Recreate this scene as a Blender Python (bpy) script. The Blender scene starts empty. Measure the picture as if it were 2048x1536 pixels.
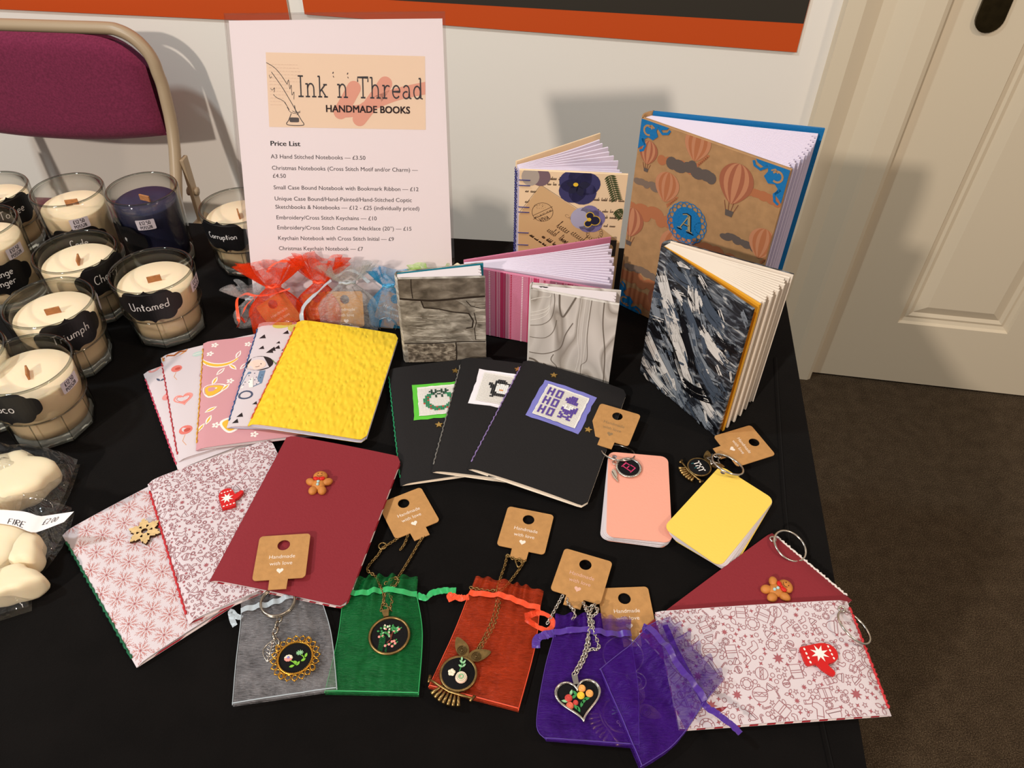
import bpy, bmesh, math, random
from math import sin, cos, pi, radians, sqrt, atan2, tau, hypot
from mathutils import Vector, Matrix, noise
from mathutils.geometry import tessellate_polygon

SC = bpy.context.scene
COL = SC.collection

# ------------------------------------------------------------------ camera
F, PITCH, ROLL, TZ = 1550.0, radians(43.29), radians(1.0), 0.74     # focal length in pixels of a 2048 wide frame; table height
CAM = Vector((0, 0, TZ + 0.5205))
FW = Vector((0, cos(PITCH), -sin(PITCH)))
_r = Vector((1, 0, 0)); _u = _r.cross(FW)
RT = _r * cos(ROLL) + _u * sin(ROLL)
UP = -_r * sin(ROLL) + _u * cos(ROLL)
cd = bpy.data.cameras.new('camera')
cd.sensor_width = 36.0; cd.lens = F / 2048 * 36; cd.clip_start = 0.02
cam = bpy.data.objects.new('camera', cd); COL.objects.link(cam)
M_ = Matrix((RT, UP, -FW)).transposed().to_4x4(); M_.translation = CAM
cam.matrix_world = M_
SC.camera = cam

# ------------------------------------------------------------------ light
SC.view_settings.view_transform = 'Standard'; SC.view_settings.look = 'None'
SC.view_settings.gamma = 1.0; SC.view_settings.use_curve_mapping = False
SC.view_settings.exposure = -0.20
w = bpy.data.worlds.new('room_air'); SC.world = w; w.use_nodes = True
w.node_tree.nodes['Background'].inputs[0].default_value = (1.0, 0.93, 0.87, 1)
w.node_tree.nodes['Background'].inputs[1].default_value = 0.36

def area(name, loc, to, size, power, col):
    l = bpy.data.lights.new(name, 'AREA'); l.shape = 'DISK'; l.size = size; l.energy = power; l.color = col
    o = bpy.data.objects.new(name, l); COL.objects.link(o); o.location = loc
    o.rotation_euler = (Vector(to) - Vector(loc)).to_track_quat('-Z', 'Y').to_euler()
    return o
WARM = (1.0, 0.88, 0.76)
area('ceiling_spot', (-1.75, -2.1, 2.52), (0.0, 0.9, 0.8), 0.14, 84, (1.0, 0.90, 0.80))
area('ceiling_spot', (0.25, -0.15, 2.55), (0.0, 0.6, 0.7), 0.30, 5, WARM)
area('ceiling_spot', (1.6, -0.2, 2.55), (0.7, 1.4, 0.8), 0.20, 17, (1.0, 0.82, 0.62))
area('ceiling_spot', (-1.2, 0.3, 2.5), (-0.5, 1.5, 0.7), 0.14, 22, (0.80, 0.94, 1.0))

# ------------------------------------------------------------------ colour and material helpers
def lin(v):
    v /= 255.0
    return v / 12.92 if v <= 0.04045 else ((v + 0.055) / 1.055) ** 2.4
def C3(r, g, b): return (lin(r), lin(g), lin(b), 1.0)
MATS = {}
def mat(name, rgb, rough=0.6, metal=0.0, spec=0.4, bump=0.0, bscale=400.0, var=0.0, vscale=60.0, coat=0.0, sheen=0.0, stretch=None):
    if name in MATS: return MATS[name]
    m = bpy.data.materials.new(name); m.use_nodes = True
    nt = m.node_tree; b = nt.nodes['Principled BSDF']
    b.inputs['Base Color'].default_value = C3(*rgb)
    b.inputs['Roughness'].default_value = rough; b.inputs['Metallic'].default_value = metal
    b.inputs['Specular IOR Level'].default_value = spec
    b.inputs['Coat Weight'].default_value = coat
    b.inputs['Sheen Weight'].default_value = sheen
    if bump or var:
        tc = nt.nodes.new('ShaderNodeTexCoord'); co = tc.outputs['Object']
        if stretch:
            mp = nt.nodes.new('ShaderNodeMapping'); mp.inputs['Scale'].default_value = stretch
            nt.links.new(co, mp.inputs[0]); co = mp.outputs[0]
    if bump:
        n = nt.nodes.new('ShaderNodeTexNoise'); n.inputs['Scale'].default_value = bscale; n.inputs['Detail'].default_value = 4
        nt.links.new(co, n.inputs['Vector'])
        bp = nt.nodes.new('ShaderNodeBump'); bp.inputs['Strength'].default_value = bump; bp.inputs['Distance'].default_value = 0.001
        nt.links.new(n.outputs[0], bp.inputs['Height']); nt.links.new(bp.outputs[0], b.inputs['Normal'])
    if var:
        n = nt.nodes.new('ShaderNodeTexNoise'); n.inputs['Scale'].default_value = vscale; n.inputs['Detail'].default_value = 5
        nt.links.new(co, n.inputs['Vector'])
        r = nt.nodes.new('ShaderNodeValToRGB'); c = C3(*rgb)
        r.color_ramp.elements[0].position = 0.3; r.color_ramp.elements[1].position = 0.7
        r.color_ramp.elements[0].color = tuple(x * (1 - var) for x in c[:3]) + (1,)
        r.color_ramp.elements[1].color = tuple(min(1, x * (1 + var)) for x in c[:3]) + (1,)
        nt.links.new(n.outputs[0], r.inputs[0]); nt.links.new(r.outputs[0], b.inputs['Base Color'])
    MATS[name] = m
    return m
def ramp_mat(name, stops, tex, rough=0.6, bump=0.0, spec=0.4, coat=0.0):
    """base colour = ramp over the scalar that tex(nt, object coordinate socket) returns"""
    m = bpy.data.materials.new(name); m.use_nodes = True; nt = m.node_tree; b = nt.nodes['Principled BSDF']
    b.inputs['Roughness'].default_value = rough; b.inputs['Specular IOR Level'].default_value = spec; b.inputs['Coat Weight'].default_value = coat
    tc = nt.nodes.new('ShaderNodeTexCoord'); s = tex(nt, tc.outputs['Object'])
    r = nt.nodes.new('ShaderNodeValToRGB'); e = r.color_ramp.elements
    while len(e) < len(stops): e.new(0.5)
    for el, (p, c) in zip(e, stops): el.position = p; el.color = C3(*c)
    nt.links.new(s, r.inputs[0]); nt.links.new(r.outputs[0], b.inputs['Base Color'])
    if bump:
        bp = nt.nodes.new('ShaderNodeBump'); bp.inputs['Strength'].default_value = bump; bp.inputs['Distance'].default_value = 0.001
        nt.links.new(s, bp.inputs['Height']); nt.links.new(bp.outputs[0], b.inputs['Normal'])
    MATS[name] = m
    return m
def ntex(nt, co, scale, detail=4, dist=0.0, stretch=None, rot=None):
    if stretch or rot:
        mp = nt.nodes.new('ShaderNodeMapping')
        if stretch: mp.inputs['Scale'].default_value = stretch
        if rot: mp.inputs['Rotation'].default_value = rot
        nt.links.new(co, mp.inputs[0]); co = mp.outputs[0]
    n = nt.nodes.new('ShaderNodeTexNoise'); n.inputs['Scale'].default_value = scale; n.inputs['Detail'].default_value = detail
    n.inputs['Distortion'].default_value = dist; nt.links.new(co, n.inputs['Vector'])
    return n.outputs[0]
def film_mat(name, tint, edge, rough=0.03, ior=1.45, gloss=1.0, edge_pow=0.35, bump=0.0, crease_shine=0.0):
    """thin clear sheet: see-through, tinted more where it is met edge-on, with a fresnel reflection"""
    m = bpy.data.materials.new(name); m.use_nodes = True; nt = m.node_tree; N = nt.nodes; L = nt.links
    N.remove(N['Principled BSDF']); out = N['Material Output']
    t = N.new('ShaderNodeBsdfTransparent'); g = N.new('ShaderNodeBsdfGlossy'); g.inputs['Roughness'].default_value = rough
    lw = N.new('ShaderNodeLayerWeight'); lw.inputs['Blend'].default_value = edge_pow
    mx = N.new('ShaderNodeMix'); mx.data_type = 'RGBA'
    mx.inputs['A'].default_value = C3(*tint); mx.inputs['B'].default_value = C3(*edge)
    L.new(lw.outputs['Facing'], mx.inputs['Factor']); L.new(mx.outputs['Result'], t.inputs[0])
    fr = N.new('ShaderNodeLayerWeight'); fr.inputs['Blend'].default_value = 0.5
    pw = N.new('ShaderNodeMath'); pw.operation = 'POWER'; pw.inputs[1].default_value = 5.0; L.new(fr.outputs['Facing'], pw.inputs[0])
    mul = N.new('ShaderNodeMath'); mul.operation = 'MULTIPLY_ADD'; mul.inputs[1].default_value = 0.9; mul.inputs[2].default_value = 0.04 * gloss
    mul.use_clamp = True; L.new(pw.outputs[0], mul.inputs[0])
    ms = N.new('ShaderNodeMixShader'); L.new(mul.outputs[0], ms.inputs[0]); L.new(t.outputs[0], ms.inputs[1]); L.new(g.outputs[0], ms.inputs[2])
    L.new(ms.outputs[0], out.inputs['Surface'])
    if bump:
        tc = N.new('ShaderNodeTexCoord'); s = ntex(nt, tc.outputs['Object'], 45, 3, 1.0)
        bp = N.new('ShaderNodeBump'); bp.inputs['Strength'].default_value = bump; bp.inputs['Distance'].default_value = 0.004
        L.new(s, bp.inputs['Height']); L.new(bp.outputs[0], g.inputs['Normal']); L.new(bp.outputs[0], fr.inputs['Normal'])
    if crease_shine:
        d = N.new('ShaderNodeBsdfTranslucent'); d.inputs[0].default_value = (.9, .9, .9, 1); d2 = N.new('ShaderNodeBsdfDiffuse'); ad = N.new('ShaderNodeMixShader'); L.new(d.outputs[0], ad.inputs[1]); L.new(d2.outputs[0], ad.inputs[2])
        v = N.new('ShaderNodeTexNoise'); v.noise_type = 'RIDGED_MULTIFRACTAL'; v.inputs['Scale'].default_value = 38; v.inputs['Detail'].default_value = 3; L.new(tc.outputs['Object'], v.inputs['Vector'])  # pale ridges mixed into the film stand in for highlights on its creases
        hr = N.new('ShaderNodeMapRange'); hr.inputs['From Min'].default_value = .55; hr.inputs['From Max'].default_value = 1.0; hr.inputs['To Min'].default_value = crease_shine * .25; hr.inputs['To Max'].default_value = crease_shine * 3.0; L.new(v.outputs[0], hr.inputs[0])
        mh = N.new('ShaderNodeMixShader'); L.new(hr.outputs[0], mh.inputs[0]); L.new(ms.outputs[0], mh.inputs[1]); L.new(ad.outputs[0], mh.inputs[2]); L.new(mh.outputs[0], out.inputs['Surface'])
    MATS[name] = m
    return m
def organza(name, rgb, cover=0.5, glint=0.12):
    """sheer woven cloth: threads over gaps"""
    m = bpy.data.materials.new(name); m.use_nodes = True; nt = m.node_tree; N = nt.nodes; L = nt.links
    N.remove(N['Principled BSDF']); out = N['Material Output']
    tc = N.new('ShaderNodeTexCoord')
    a = ntex(nt, tc.outputs['Object'], 260, 3, 0.0, (1, 5, 1)); b = ntex(nt, tc.outputs['Object'], 48, 5, 1.4)
    add = N.new('ShaderNodeMath'); add.operation = 'ADD'; L.new(a, add.inputs[0]); L.new(b, add.inputs[1])
    mr = N.new('ShaderNodeMapRange'); mr.inputs['From Min'].default_value = 0.6; mr.inputs['From Max'].default_value = 1.4
    mr.inputs['To Min'].default_value = cover - 0.24; mr.inputs['To Max'].default_value = cover + 0.26
    L.new(add.outputs[0], mr.inputs[0])
    d = N.new('ShaderNodeBsdfDiffuse'); d.inputs[0].default_value = C3(*rgb)
    tl = N.new('ShaderNodeBsdfTranslucent'); tl.inputs[0].default_value = C3(*rgb)
    g = N.new('ShaderNodeBsdfGlossy'); g.inputs['Roughness'].default_value = 0.38
    g.inputs[0].default_value = tuple(min(1, 0.25 + x) for x in C3(*rgb)[:3]) + (1,)
    bp = N.new('ShaderNodeBump'); bp.inputs['Strength'].default_value = 0.6; bp.inputs['Distance'].default_value = 0.002
    L.new(add.outputs[0], bp.inputs['Height']); L.new(bp.outputs[0], g.inputs['Normal'])
    m1 = N.new('ShaderNodeMixShader'); m1.inputs[0].default_value = 0.35; L.new(d.outputs[0], m1.inputs[1]); L.new(tl.outputs[0], m1.inputs[2])
    m2 = N.new('ShaderNodeMixShader'); m2.inputs[0].default_value = glint; L.new(m1.outputs[0], m2.inputs[1]); L.new(g.outputs[0], m2.inputs[2])
    t = N.new('ShaderNodeBsdfTransparent')
    m3 = N.new('ShaderNodeMixShader'); L.new(mr.outputs[0], m3.inputs[0]); L.new(t.outputs[0], m3.inputs[1]); L.new(m2.outputs[0], m3.inputs[2])
    L.new(m3.outputs[0], out.inputs['Surface'])
    MATS[name] = m
    return m

# ------------------------------------------------------------------ placing: where the line of sight of a photo pixel meets a real surface
def ray(px, py): return FW + RT * ((px - 1024) / F) - UP * ((py - 768) / F)
def at(px, py, z=TZ):
    d = ray(px, py); return CAM + d * ((z - CAM.z) / d.z)
def on_plane(px, py, p0, n):
    d = ray(px, py); return CAM + d * ((Vector(p0) - CAM).dot(n) / d.dot(n))
def loc(T, px, py, z):
    p = T.inverted() @ at(px, py, z); return p.x, p.y
def frame(a, b, z=None, tilt=0.0, roll=0.0, axis='x'):
    """local frame on the table: origin at a, its x (or y) axis towards b"""
    if z is not None: a = Vector((a[0], a[1], z)); b = Vector((b[0], b[1], z))
    d = Vector(b) - Vector(a); ang = atan2(d.y, d.x) - (pi / 2 if axis == 'y' else 0)
    return Matrix.Translation(Vector(a)) @ Matrix.Rotation(ang, 4, 'Z') @ Matrix.Rotation(tilt, 4, 'Y') @ Matrix.Rotation(roll, 4, 'X')

# ------------------------------------------------------------------ objects
def tag(o, label=None, cat=None, group=None, kind=None):
    if label: o['label'] = label
    if cat: o['category'] = cat
    if group: o['group'] = group
    if kind: o['kind'] = kind
    return o
def thing(name, label, cat, loc, group=None):
    o = bpy.data.objects.new(name, None); COL.objects.link(o); o.location = loc; o.empty_display_size = 0.02
    return tag(o, label, cat, group)
def wpos(o):
    p = Vector((0, 0, 0))
    while o: p += o.location; o = o.parent
    return p
class MB:
    """collects faces in world space; build() links them as ONE mesh object"""
    def __init__(s): s.v = []; s.f = []; s.m = []; s.sm = []; s.mats = []
    def mi(s, m):
        if m not in s.mats: s.mats.append(m)
        return s.mats.index(m)
    def add(s, vs, fs, m, smooth=False, T=None):
        o = len(s.v); k = s.mi(m)
        s.v += [(T @ Vector(v)) if T else Vector(v) for v in vs]
        for f in fs: s.f.append([o + i for i in f]); s.m.append(k); s.sm.append(smooth)
        return s
    def put(s, shape, m, M, h=0.0):
        """2-D shape laid on the surface M(x, y, height)"""
        return s.add([M(x, y, h) for x, y in shape[0]], shape[1], m)
    def build(s, name, parent=None, label=None):
        me = bpy.data.meshes.new(name)
        off = wpos(parent) if parent else Vector((0, 0, 0))
        me.from_pydata([tuple(v - off) for v in s.v], [], s.f)
        for m in s.mats: me.materials.append(m)
        me.polygons.foreach_set('material_index', s.m); me.polygons.foreach_set('use_smooth', s.sm); me.update()
        o = bpy.data.objects.new(name, me); COL.objects.link(o)
        if parent: o.parent = parent
        if label: o['label'] = label
        return o
    # --- solids
    def box(s, x0, y0, z0, x1, y1, z1, m, T=None, bev=0.0):
        bm = bmesh.new(); bmesh.ops.create_cube(bm, size=1)
        for v in bm.verts: v.co = Vector(((x0 + x1) / 2 + v.co.x * (x1 - x0), (y0 + y1) / 2 + v.co.y * (y1 - y0), (z0 + z1) / 2 + v.co.z * (z1 - z0)))
        if bev: bmesh.ops.bevel(bm, geom=bm.edges[:], offset=bev, segments=2, affect='EDGES', profile=0.6)
        return s.bm(bm, m, T)
    def bm(s, bm, m, T=None, smooth=False):
        bm.verts.ensure_lookup_table(); bm.verts.index_update()
        s.add([v.co.copy() for v in bm.verts], [[v.index for v in f.verts] for f in bm.faces], m, smooth, T); bm.free(); return s
    def grid(s, fn, nu, nv, m, smooth=True, T=None, cu=False):
        vs = [fn(i / nu, j / nv) for j in range(nv + 1) for i in range(nu + (0 if cu else 1))]; n = nu + (0 if cu else 1)
        fs = [[j * n + i, j * n + (i + 1) % n, (j + 1) * n + (i + 1) % n, (j + 1) * n + i] for j in range(nv) for i in range(nu)]
        return s.add(vs, fs, m, smooth, T)
    def tube(s, pts, r, m, n=8, closed=False, T=None, caps=True):
        pts = [Vector(p) for p in pts]; N = len(pts); vs = []; ref = None
        for i, p in enumerate(pts):
            a = pts[(i - 1) % N] if (closed or i) else p; b = pts[(i + 1) % N] if (closed or i < N - 1) else p
            t = (b - a); t = t.normalized() if t.length > 1e-9 else Vector((0, 0, 1))
            if ref is None: ref = Vector((0, 0, 1)) if abs(t.z) < 0.9 else Vector((1, 0, 0))
            x = ref - t * ref.dot(t)
            if x.length < 1e-6: x = t.orthogonal()
            x.normalize(); y = t.cross(x); ref = x
            ri = r(i / (N - 1)) if callable(r) else r
            vs += [p + (x * cos(tau * k / n) + y * sin(tau * k / n)) * ri for k in range(n)]
        fs = []
        for i in range(N if closed else N - 1):
            for k in range(n): fs.append([i * n + k, i * n + (k + 1) % n, ((i + 1) % N) * n + (k + 1) % n, ((i + 1) % N) * n + k])
        if not closed and caps: fs += [list(range(n))[::-1], [(N - 1) * n + k for k in range(n)]]
        return s.add(vs, fs, m, True, T)
    def lathe(s, prof, m, n=48, T=None, fn=None):
        vs = []
        for r, z in prof:
            for k in range(n):
                a = tau * k / n; rr = fn(r, z, a) if fn else r
                vs.append((rr * cos(a), rr * sin(a), z))
        fs = [[j * n + k, j * n + (k + 1) % n, (j + 1) * n + (k + 1) % n, (j + 1) * n + k] for j in range(len(prof) - 1) for k in range(n)]
        return s.add(vs, fs, m, True, T)
    def prism(s, pts, z0, z1, m, T=None, side=None, holes=(), bev=0.0):
        """flat outline (with holes) extruded from z0 to z1"""
        loops = [list(pts)] + [list(h) for h in holes]
        flat = [p for l in loops for p in l]; n = len(flat)
        tr = tessellate_polygon([[Vector((x, y, 0)) for x, y in l] for l in loops])
        ar = lambda t: (flat[t[1]][0] - flat[t[0]][0]) * (flat[t[2]][1] - flat[t[0]][1]) - (flat[t[2]][0] - flat[t[0]][0]) * (flat[t[1]][1] - flat[t[0]][1])
        tr = [t if ar(t) > 0 else t[::-1] for t in tr]
        s.add([(x, y, z1) for x, y in flat], [list(t) for t in tr], m, False, T)
        s.add([(x, y, z0) for x, y in flat], [list(t)[::-1] for t in tr], m, False, T)
        k = 0; vs = [(x, y, z0) for x, y in flat] + [(x, y, z1) for x, y in flat]; fs = []
        for l in loops:
            for i in range(len(l)):
                a = k + i; b = k + (i + 1) % len(l); fs.append([a, b, n + b, n + a])
            k += len(l)
        return s.add(vs, fs, side or m, False, T)
    def ball(s, c, r, m, sx=1, sy=1, sz=1, n=10, T=None, rot=0.0):
        def fn(u, v):
            a = tau * u; b = pi * v
            x, y, z = cos(a) * sin(b) * r * sx, sin(a) * sin(b) * r * sy, -cos(b) * r * sz
            return (c[0] + x * cos(rot) - y * sin(rot), c[1] + x * sin(rot) + y * cos(rot), c[2] + z)
        return s.grid(fn, n * 2, n, m, True, T, True)
def solo(name, label, cat, mb, group=None, kind=None):
    """a thing that is one mesh, its origin at the middle of its base"""
    xs = [v.x for v in mb.v]; ys = [v.y for v in mb.v]; zs = [v.z for v in mb.v]
    off = Vector(((min(xs) + max(xs)) / 2, (min(ys) + max(ys)) / 2, min(zs)))
    mb.v = [v - off for v in mb.v]
    o = mb.build(name); o.location = off
    return tag(o, label, cat, group, kind)

# ------------------------------------------------------------------ 2-D art: shapes are (points, faces)
def poly(pts):
    tr = tessellate_polygon([[Vector((x, y, 0)) for x, y in pts]])
    out = []
    for t in tr:
        a, b, c = (pts[i] for i in t)
        out.append(list(t) if (b[0] - a[0]) * (c[1] - a[1]) - (c[0] - a[0]) * (b[1] - a[1]) > 0 else list(t)[::-1])
    return (list(pts), out)
def strips(sh, dx):
    """cut a shape along x so that it can follow a curved surface"""
    bm = bmesh.new(); vs = [bm.verts.new((x, y, 0)) for x, y in sh[0]]
    for f in sh[1]:
        try: bm.faces.new([vs[i] for i in f])
        except ValueError: pass
    xs = [p[0] for p in sh[0]]; k = math.floor(min(xs) / dx) + 1
    while k * dx < max(xs):
        bmesh.ops.bisect_plane(bm, geom=bm.verts[:] + bm.edges[:] + bm.faces[:], plane_co=(k * dx, 0, 0), plane_no=(1, 0, 0)); k += 1
    bm.verts.index_update()
    r = ([(v.co.x, v.co.y) for v in bm.verts], [[v.index for v in f.verts] for f in bm.faces]); bm.free(); return r
def stroke(pts, w, closed=False):
    pts = [Vector(p) for p in pts]; N = len(pts); vs = []
    for i, p in enumerate(pts):
        a = pts[(i - 1) % N] if (closed or i) else p; b = pts[(i + 1) % N] if (closed or i < N - 1) else p
        t = b - a
        t = t.normalized() if t.length > 1e-9 else Vector((1, 0))
        n = Vector((-t.y, t.x)); k = 1.0
        if (closed or 0 < i < N - 1):
            e = (b - p)
            if e.length > 1e-9:
                e.normalize(); k = min(1.6, 1 / max(0.35, abs(n.dot(Vector((-e.y, e.x))))))
        ww = (w[i] if isinstance(w, list) else w) / 2 * k
        vs += [tuple(p + n * ww), tuple(p - n * ww)]
    fs = [[2 * i + 1, 2 * ((i + 1) % N) + 1, 2 * ((i + 1) % N), 2 * i] for i in range(N if closed else N - 1)]
    return (vs, fs)
def join(*shs):
    v = []; f = []
    for s in shs:
        o = len(v); v += s[0]; f += [[i + o for i in q] for q in s[1]]
    return (v, f)
def xf(sh, sx=1.0, rot=0.0, tx=0.0, ty=0.0, sy=None, shear=0.0):
    sy = sx if sy is None else sy; c, s = cos(rot), sin(rot)
    return ([(c * (x * sx + y * shear) - s * y * sy + tx, s * (x * sx + y * shear) + c * y * sy + ty) for x, y in sh[0]], sh[1])
def arc(cx, cy, rx, ry, a, b, n=12):
    return [(cx + rx * cos(radians(a + (b - a) * i / n)), cy + ry * sin(radians(a + (b - a) * i / n))) for i in range(n + 1)]
def ell(cx, cy, rx, ry=None, n=20, rot=0.0):
    ry = rx if ry is None else ry; c, s = cos(rot), sin(rot)
    p = [(rx * cos(tau * i / n), ry * sin(tau * i / n)) for i in range(n)]
    return ([(cx + c * x - s * y, cy + s * x + c * y) for x, y in p], [list(range(n))])
def ellpts(cx, cy, rx, ry=None, n=20, rot=0.0): return ell(cx, cy, rx, ry, n, rot)[0]
def rect(x0, y0, x1, y1): return ([(x0, y0), (x1, y0), (x1, y1), (x0, y1)], [[0, 1, 2, 3]])
def starpts(cx, cy, r, r2, n=5, rot=pi / 2): return [(cx + (r if i % 2 == 0 else r2) * cos(rot + pi * i / n), cy + (r if i % 2 == 0 else r2) * sin(rot + pi * i / n)) for i in range(2 * n)]
def heartpts(cx, cy, s, n=28): return [(cx + s / 16 * 16 * sin(t) ** 3 * 0.5, cy + s / 32 * (13 * cos(t) - 5 * cos(2 * t) - 2 * cos(3 * t) - cos(4 * t))) for t in [tau * i / n for i in range(n)]][::-1]
def leafpts(cx, cy, L, W, rot, n=7):
    c, s = cos(rot), sin(rot); p = [(L * (i / n - 0.5), W / 2 * sin(pi * i / n)) for i in range(n)] + [(L * (0.5 - i / n), -W / 2 * sin(pi * i / n)) for i in range(n)]
    p = p[::-1]
    return [(cx + c * x - s * y, cy + s * x + c * y) for x, y in p]
def rrect(x0, y0, x1, y1, r, n=5):
    return arc(x1 - r, y0 + r, r, r, -90, 0, n) + arc(x1 - r, y1 - r, r, r, 0, 90, n) + arc(x0 + r, y1 - r, r, r, 90, 180, n) + arc(x0 + r, y0 + r, r, r, 180, 270, n)
def clip(sh, x0, y0, x1, y1):
    """keep what lies inside a rectangle"""
    if all(x0 <= x <= x1 and y0 <= y <= y1 for x, y in sh[0]): return sh
    v = []; f = []
    for q in sh[1]:
        p = [sh[0][i] for i in q]
        for ax, lim, sg in ((0, x0, 1), (0, x1, -1), (1, y0, 1), (1, y1, -1)):
            o = []
            for i in range(len(p)):
                a, b = p[i], p[(i + 1) % len(p)]; da = (a[ax] - lim) * sg; db = (b[ax] - lim) * sg
                if da >= 0: o.append(a)
                if da * db < 0: t = da / (da - db); o.append((a[0] + (b[0] - a[0]) * t, a[1] + (b[1] - a[1]) * t))
            p = o
            if not p: break
        if len(p) > 2: f.append(list(range(len(v), len(v) + len(p)))); v += p
    return (v, f)
_tc = {}
def text(s, size, align='l', bold=0.0, sx=1.0):
    """sans lettering as a flat shape; size is the height of the capitals"""
    k = (s, bold)
    if k not in _tc:
        c = bpy.data.curves.new('lettering', 'FONT'); c.body = s; c.offset = bold; c.resolution_u = 3
        o = bpy.data.objects.new('lettering', c); COL.objects.link(o)
        dg = bpy.context.evaluated_depsgraph_get(); me = bpy.data.meshes.new_from_object(o.evaluated_get(dg))
        _tc[k] = ([(v.co.x, v.co.y) for v in me.vertices], [list(p.vertices) for p in me.polygons])
        bpy.data.objects.remove(o); bpy.data.curves.remove(c); bpy.data.meshes.remove(me)
    v, f = _tc[k]; q = size / 0.70; xs = [p[0] for p in v] or [0]
    w = (max(xs)) * q * sx; ox = {'l': 0, 'c': -w / 2, 'r': -w}[align]
    return ([(x * q * sx + ox, y * q) for x, y in v], f)
# single-line handwriting, x-height 0.5, capitals 1.0
A_ = arc
HW = {'a': (.5, [A_(.22, .24, .19, .24, 50, 390) + [(.42, .06), (.5, .02)]]), 'b': (.48, [[(.05, 1), (.05, .02)], A_(.22, .22, .18, .22, 180, -160)]),
 'c': (.42, [A_(.22, .24, .19, .24, 55, 310)]), 'd': (.5, [A_(.21, .22, .18, .22, 40, 320), [(.4, 1), (.4, .02)]]),
 'e': (.44, [[(.05, .24), (.38, .28)] + A_(.22, .25, .18, .25, 10, 310)]), 'f': (.36, [A_(.26, .84, .14, .16, 60, 180) + [(.12, 0)], [(0, .5), (.32, .52)]]),
 'g': (.46, [A_(.21, .25, .18, .24, 40, 320), [(.39, .48), (.39, -.15)] + A_(.22, -.18, .17, .2, 0, -150)]), 'h': (.46, [[(.06, 1), (.06, 0)], [(.06, .3)] + A_(.22, .32, .16, .17, 160, 0) + [(.38, 0)]]),
 'i': (.2, [[(.08, .48), (.08, .02)], [(.08, .68), (.09, .72)]]), 'k': (.4, [[(.06, 1), (.06, 0)], [(.34, .48), (.06, .2), (.36, 0)]]), 'l': (.2, [[(.08, 1), (.08, .02)]]),
 'm': (.66, [[(.05, .48), (.05, 0)], [(.05, .3)] + A_(.18, .32, .13, .17, 160, 0) + [(.31, 0)], [(.31, .3)] + A_(.44, .32, .13, .17, 160, 0) + [(.57, 0)]]),
 'n': (.46, [[(.06, .48), (.06, 0)], [(.06, .3)] + A_(.22, .32, .16, .17, 160, 0) + [(.38, 0)]]), 'o': (.44, [A_(.22, .24, .18, .24, 90, 450)]),
 'p': (.48, [[(.06, .48), (.06, -.38)], A_(.23, .24, .17, .24, 170, -170)]), 'r': (.34, [[(.07, .48), (.07, 0)], [(.07, .28)] + A_(.23, .3, .16, .18, 160, 40)]),
 's': (.36, [A_(.19, .37, .13, .12, 40, 270) + A_(.18, .12, .14, .13, 90, -140)]), 't': (.36, [[(.16, .85), (.16, .06), (.26, .0)], [(0, .55), (.32, .57)]]),
 'u': (.48, [[(.06, .48)] + A_(.22, .2, .16, .2, 180, 330) + [(.39, .48)], [(.39, .48), (.41, .0)]]), 'y': (.44, [[(.05, .48), (.2, .06)], [(.38, .48), (.1, -.38)]]),
 'C': (.56, [A_(.32, .5, .27, .5, 50, 310)]), 'O': (.62, [A_(.3, .5, .26, .5, 90, 450)]), 'G': (.6, [A_(.3, .5, .26, .5, 50, 330) + [(.54, .42), (.32, .42)]]), 'T': (.56, [[(0, .98), (.56, 1)], [(.28, 1), (.26, 0)]]),
 'U': (.58, [[(.04, 1)] + A_(.26, .26, .22, .26, 180, 345) + [(.48, 1)]]), 'P': (.5, [[(.07, 1), (.07, 0)], [(.07, 1)] + A_(.22, .75, .22, .25, 90, -90) + [(.07, .5)]]),
 'S': (.5, [A_(.25, .74, .19, .25, 40, 270) + A_(.24, .25, .2, .25, 90, -140)]), 'L': (.46, [[(.05, 1), (.05, 0), (.42, .02)]]), 'E': (.48, [[(.42, 1), (.05, 1), (.05, 0), (.42, 0)], [(.05, .5), (.36, .5)]]),
 'R': (.52, [[(.06, 0), (.06, 1)] + A_(.22, .75, .22, .25, 90, -90) + [(.08, .5), (.46, 0)]]), 'I': (.2, [[(.1, 1), (.1, 0)]]), 'D': (.56, [[(.06, 0), (.06, 1)] + A_(.14, .5, .34, .5, 90, -90) + [(.06, 0)]]),
 'V': (.5, [[(.02, 1), (.24, 0), (.46, 1)]]), 'F': (.44, [[(.42, 1), (.05, 1), (.05, 0)], [(.05, .5), (.34, .5)]]),
 '1': (.24, [[(.02, .8), (.14, 1), (.14, 0)]]), '2': (.48, [A_(.22, .74, .18, .25, 160, -20) + [(.05, 0), (.44, 0)]]), '5': (.46, [[(.4, 1), (.1, 1), (.07, .58)] + A_(.2, .3, .2, .3, 110, -130)]),
 '0': (.48, [A_(.22, .5, .18, .5, 90, 450)]), '8': (.48, [A_(.22, .76, .15, .23, -90, 270) + A_(.22, .26, .19, .26, 90, -270)]), '.': (.16, [[(.05, .02), (.08, .05)]]), '-': (.3, [[(.03, .45), (.25, .47)]]),
 '\u00a3': (.5, [A_(.3, .76, .16, .22, 30, 180) + [(.14, .06), (.02, .02), (.44, .0)], [(0, .45), (.34, .45)]]), ' ': (.3, [])}
def hand(s, size, w, align='c', shear=0.0):
    x = 0; out = []
    for ch in s:
        adv, sts = HW[ch]
        for st in sts: out.append(stroke([((px + x + shear * py) * size, py * size) for px, py in st], w))
        x += adv + 0.07
    sh = join(*out); ox = {'c': -x * size / 2, 'l': 0, 'r': -x * size}[align]
    return xf(sh, 1, 0, ox, 0)
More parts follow.
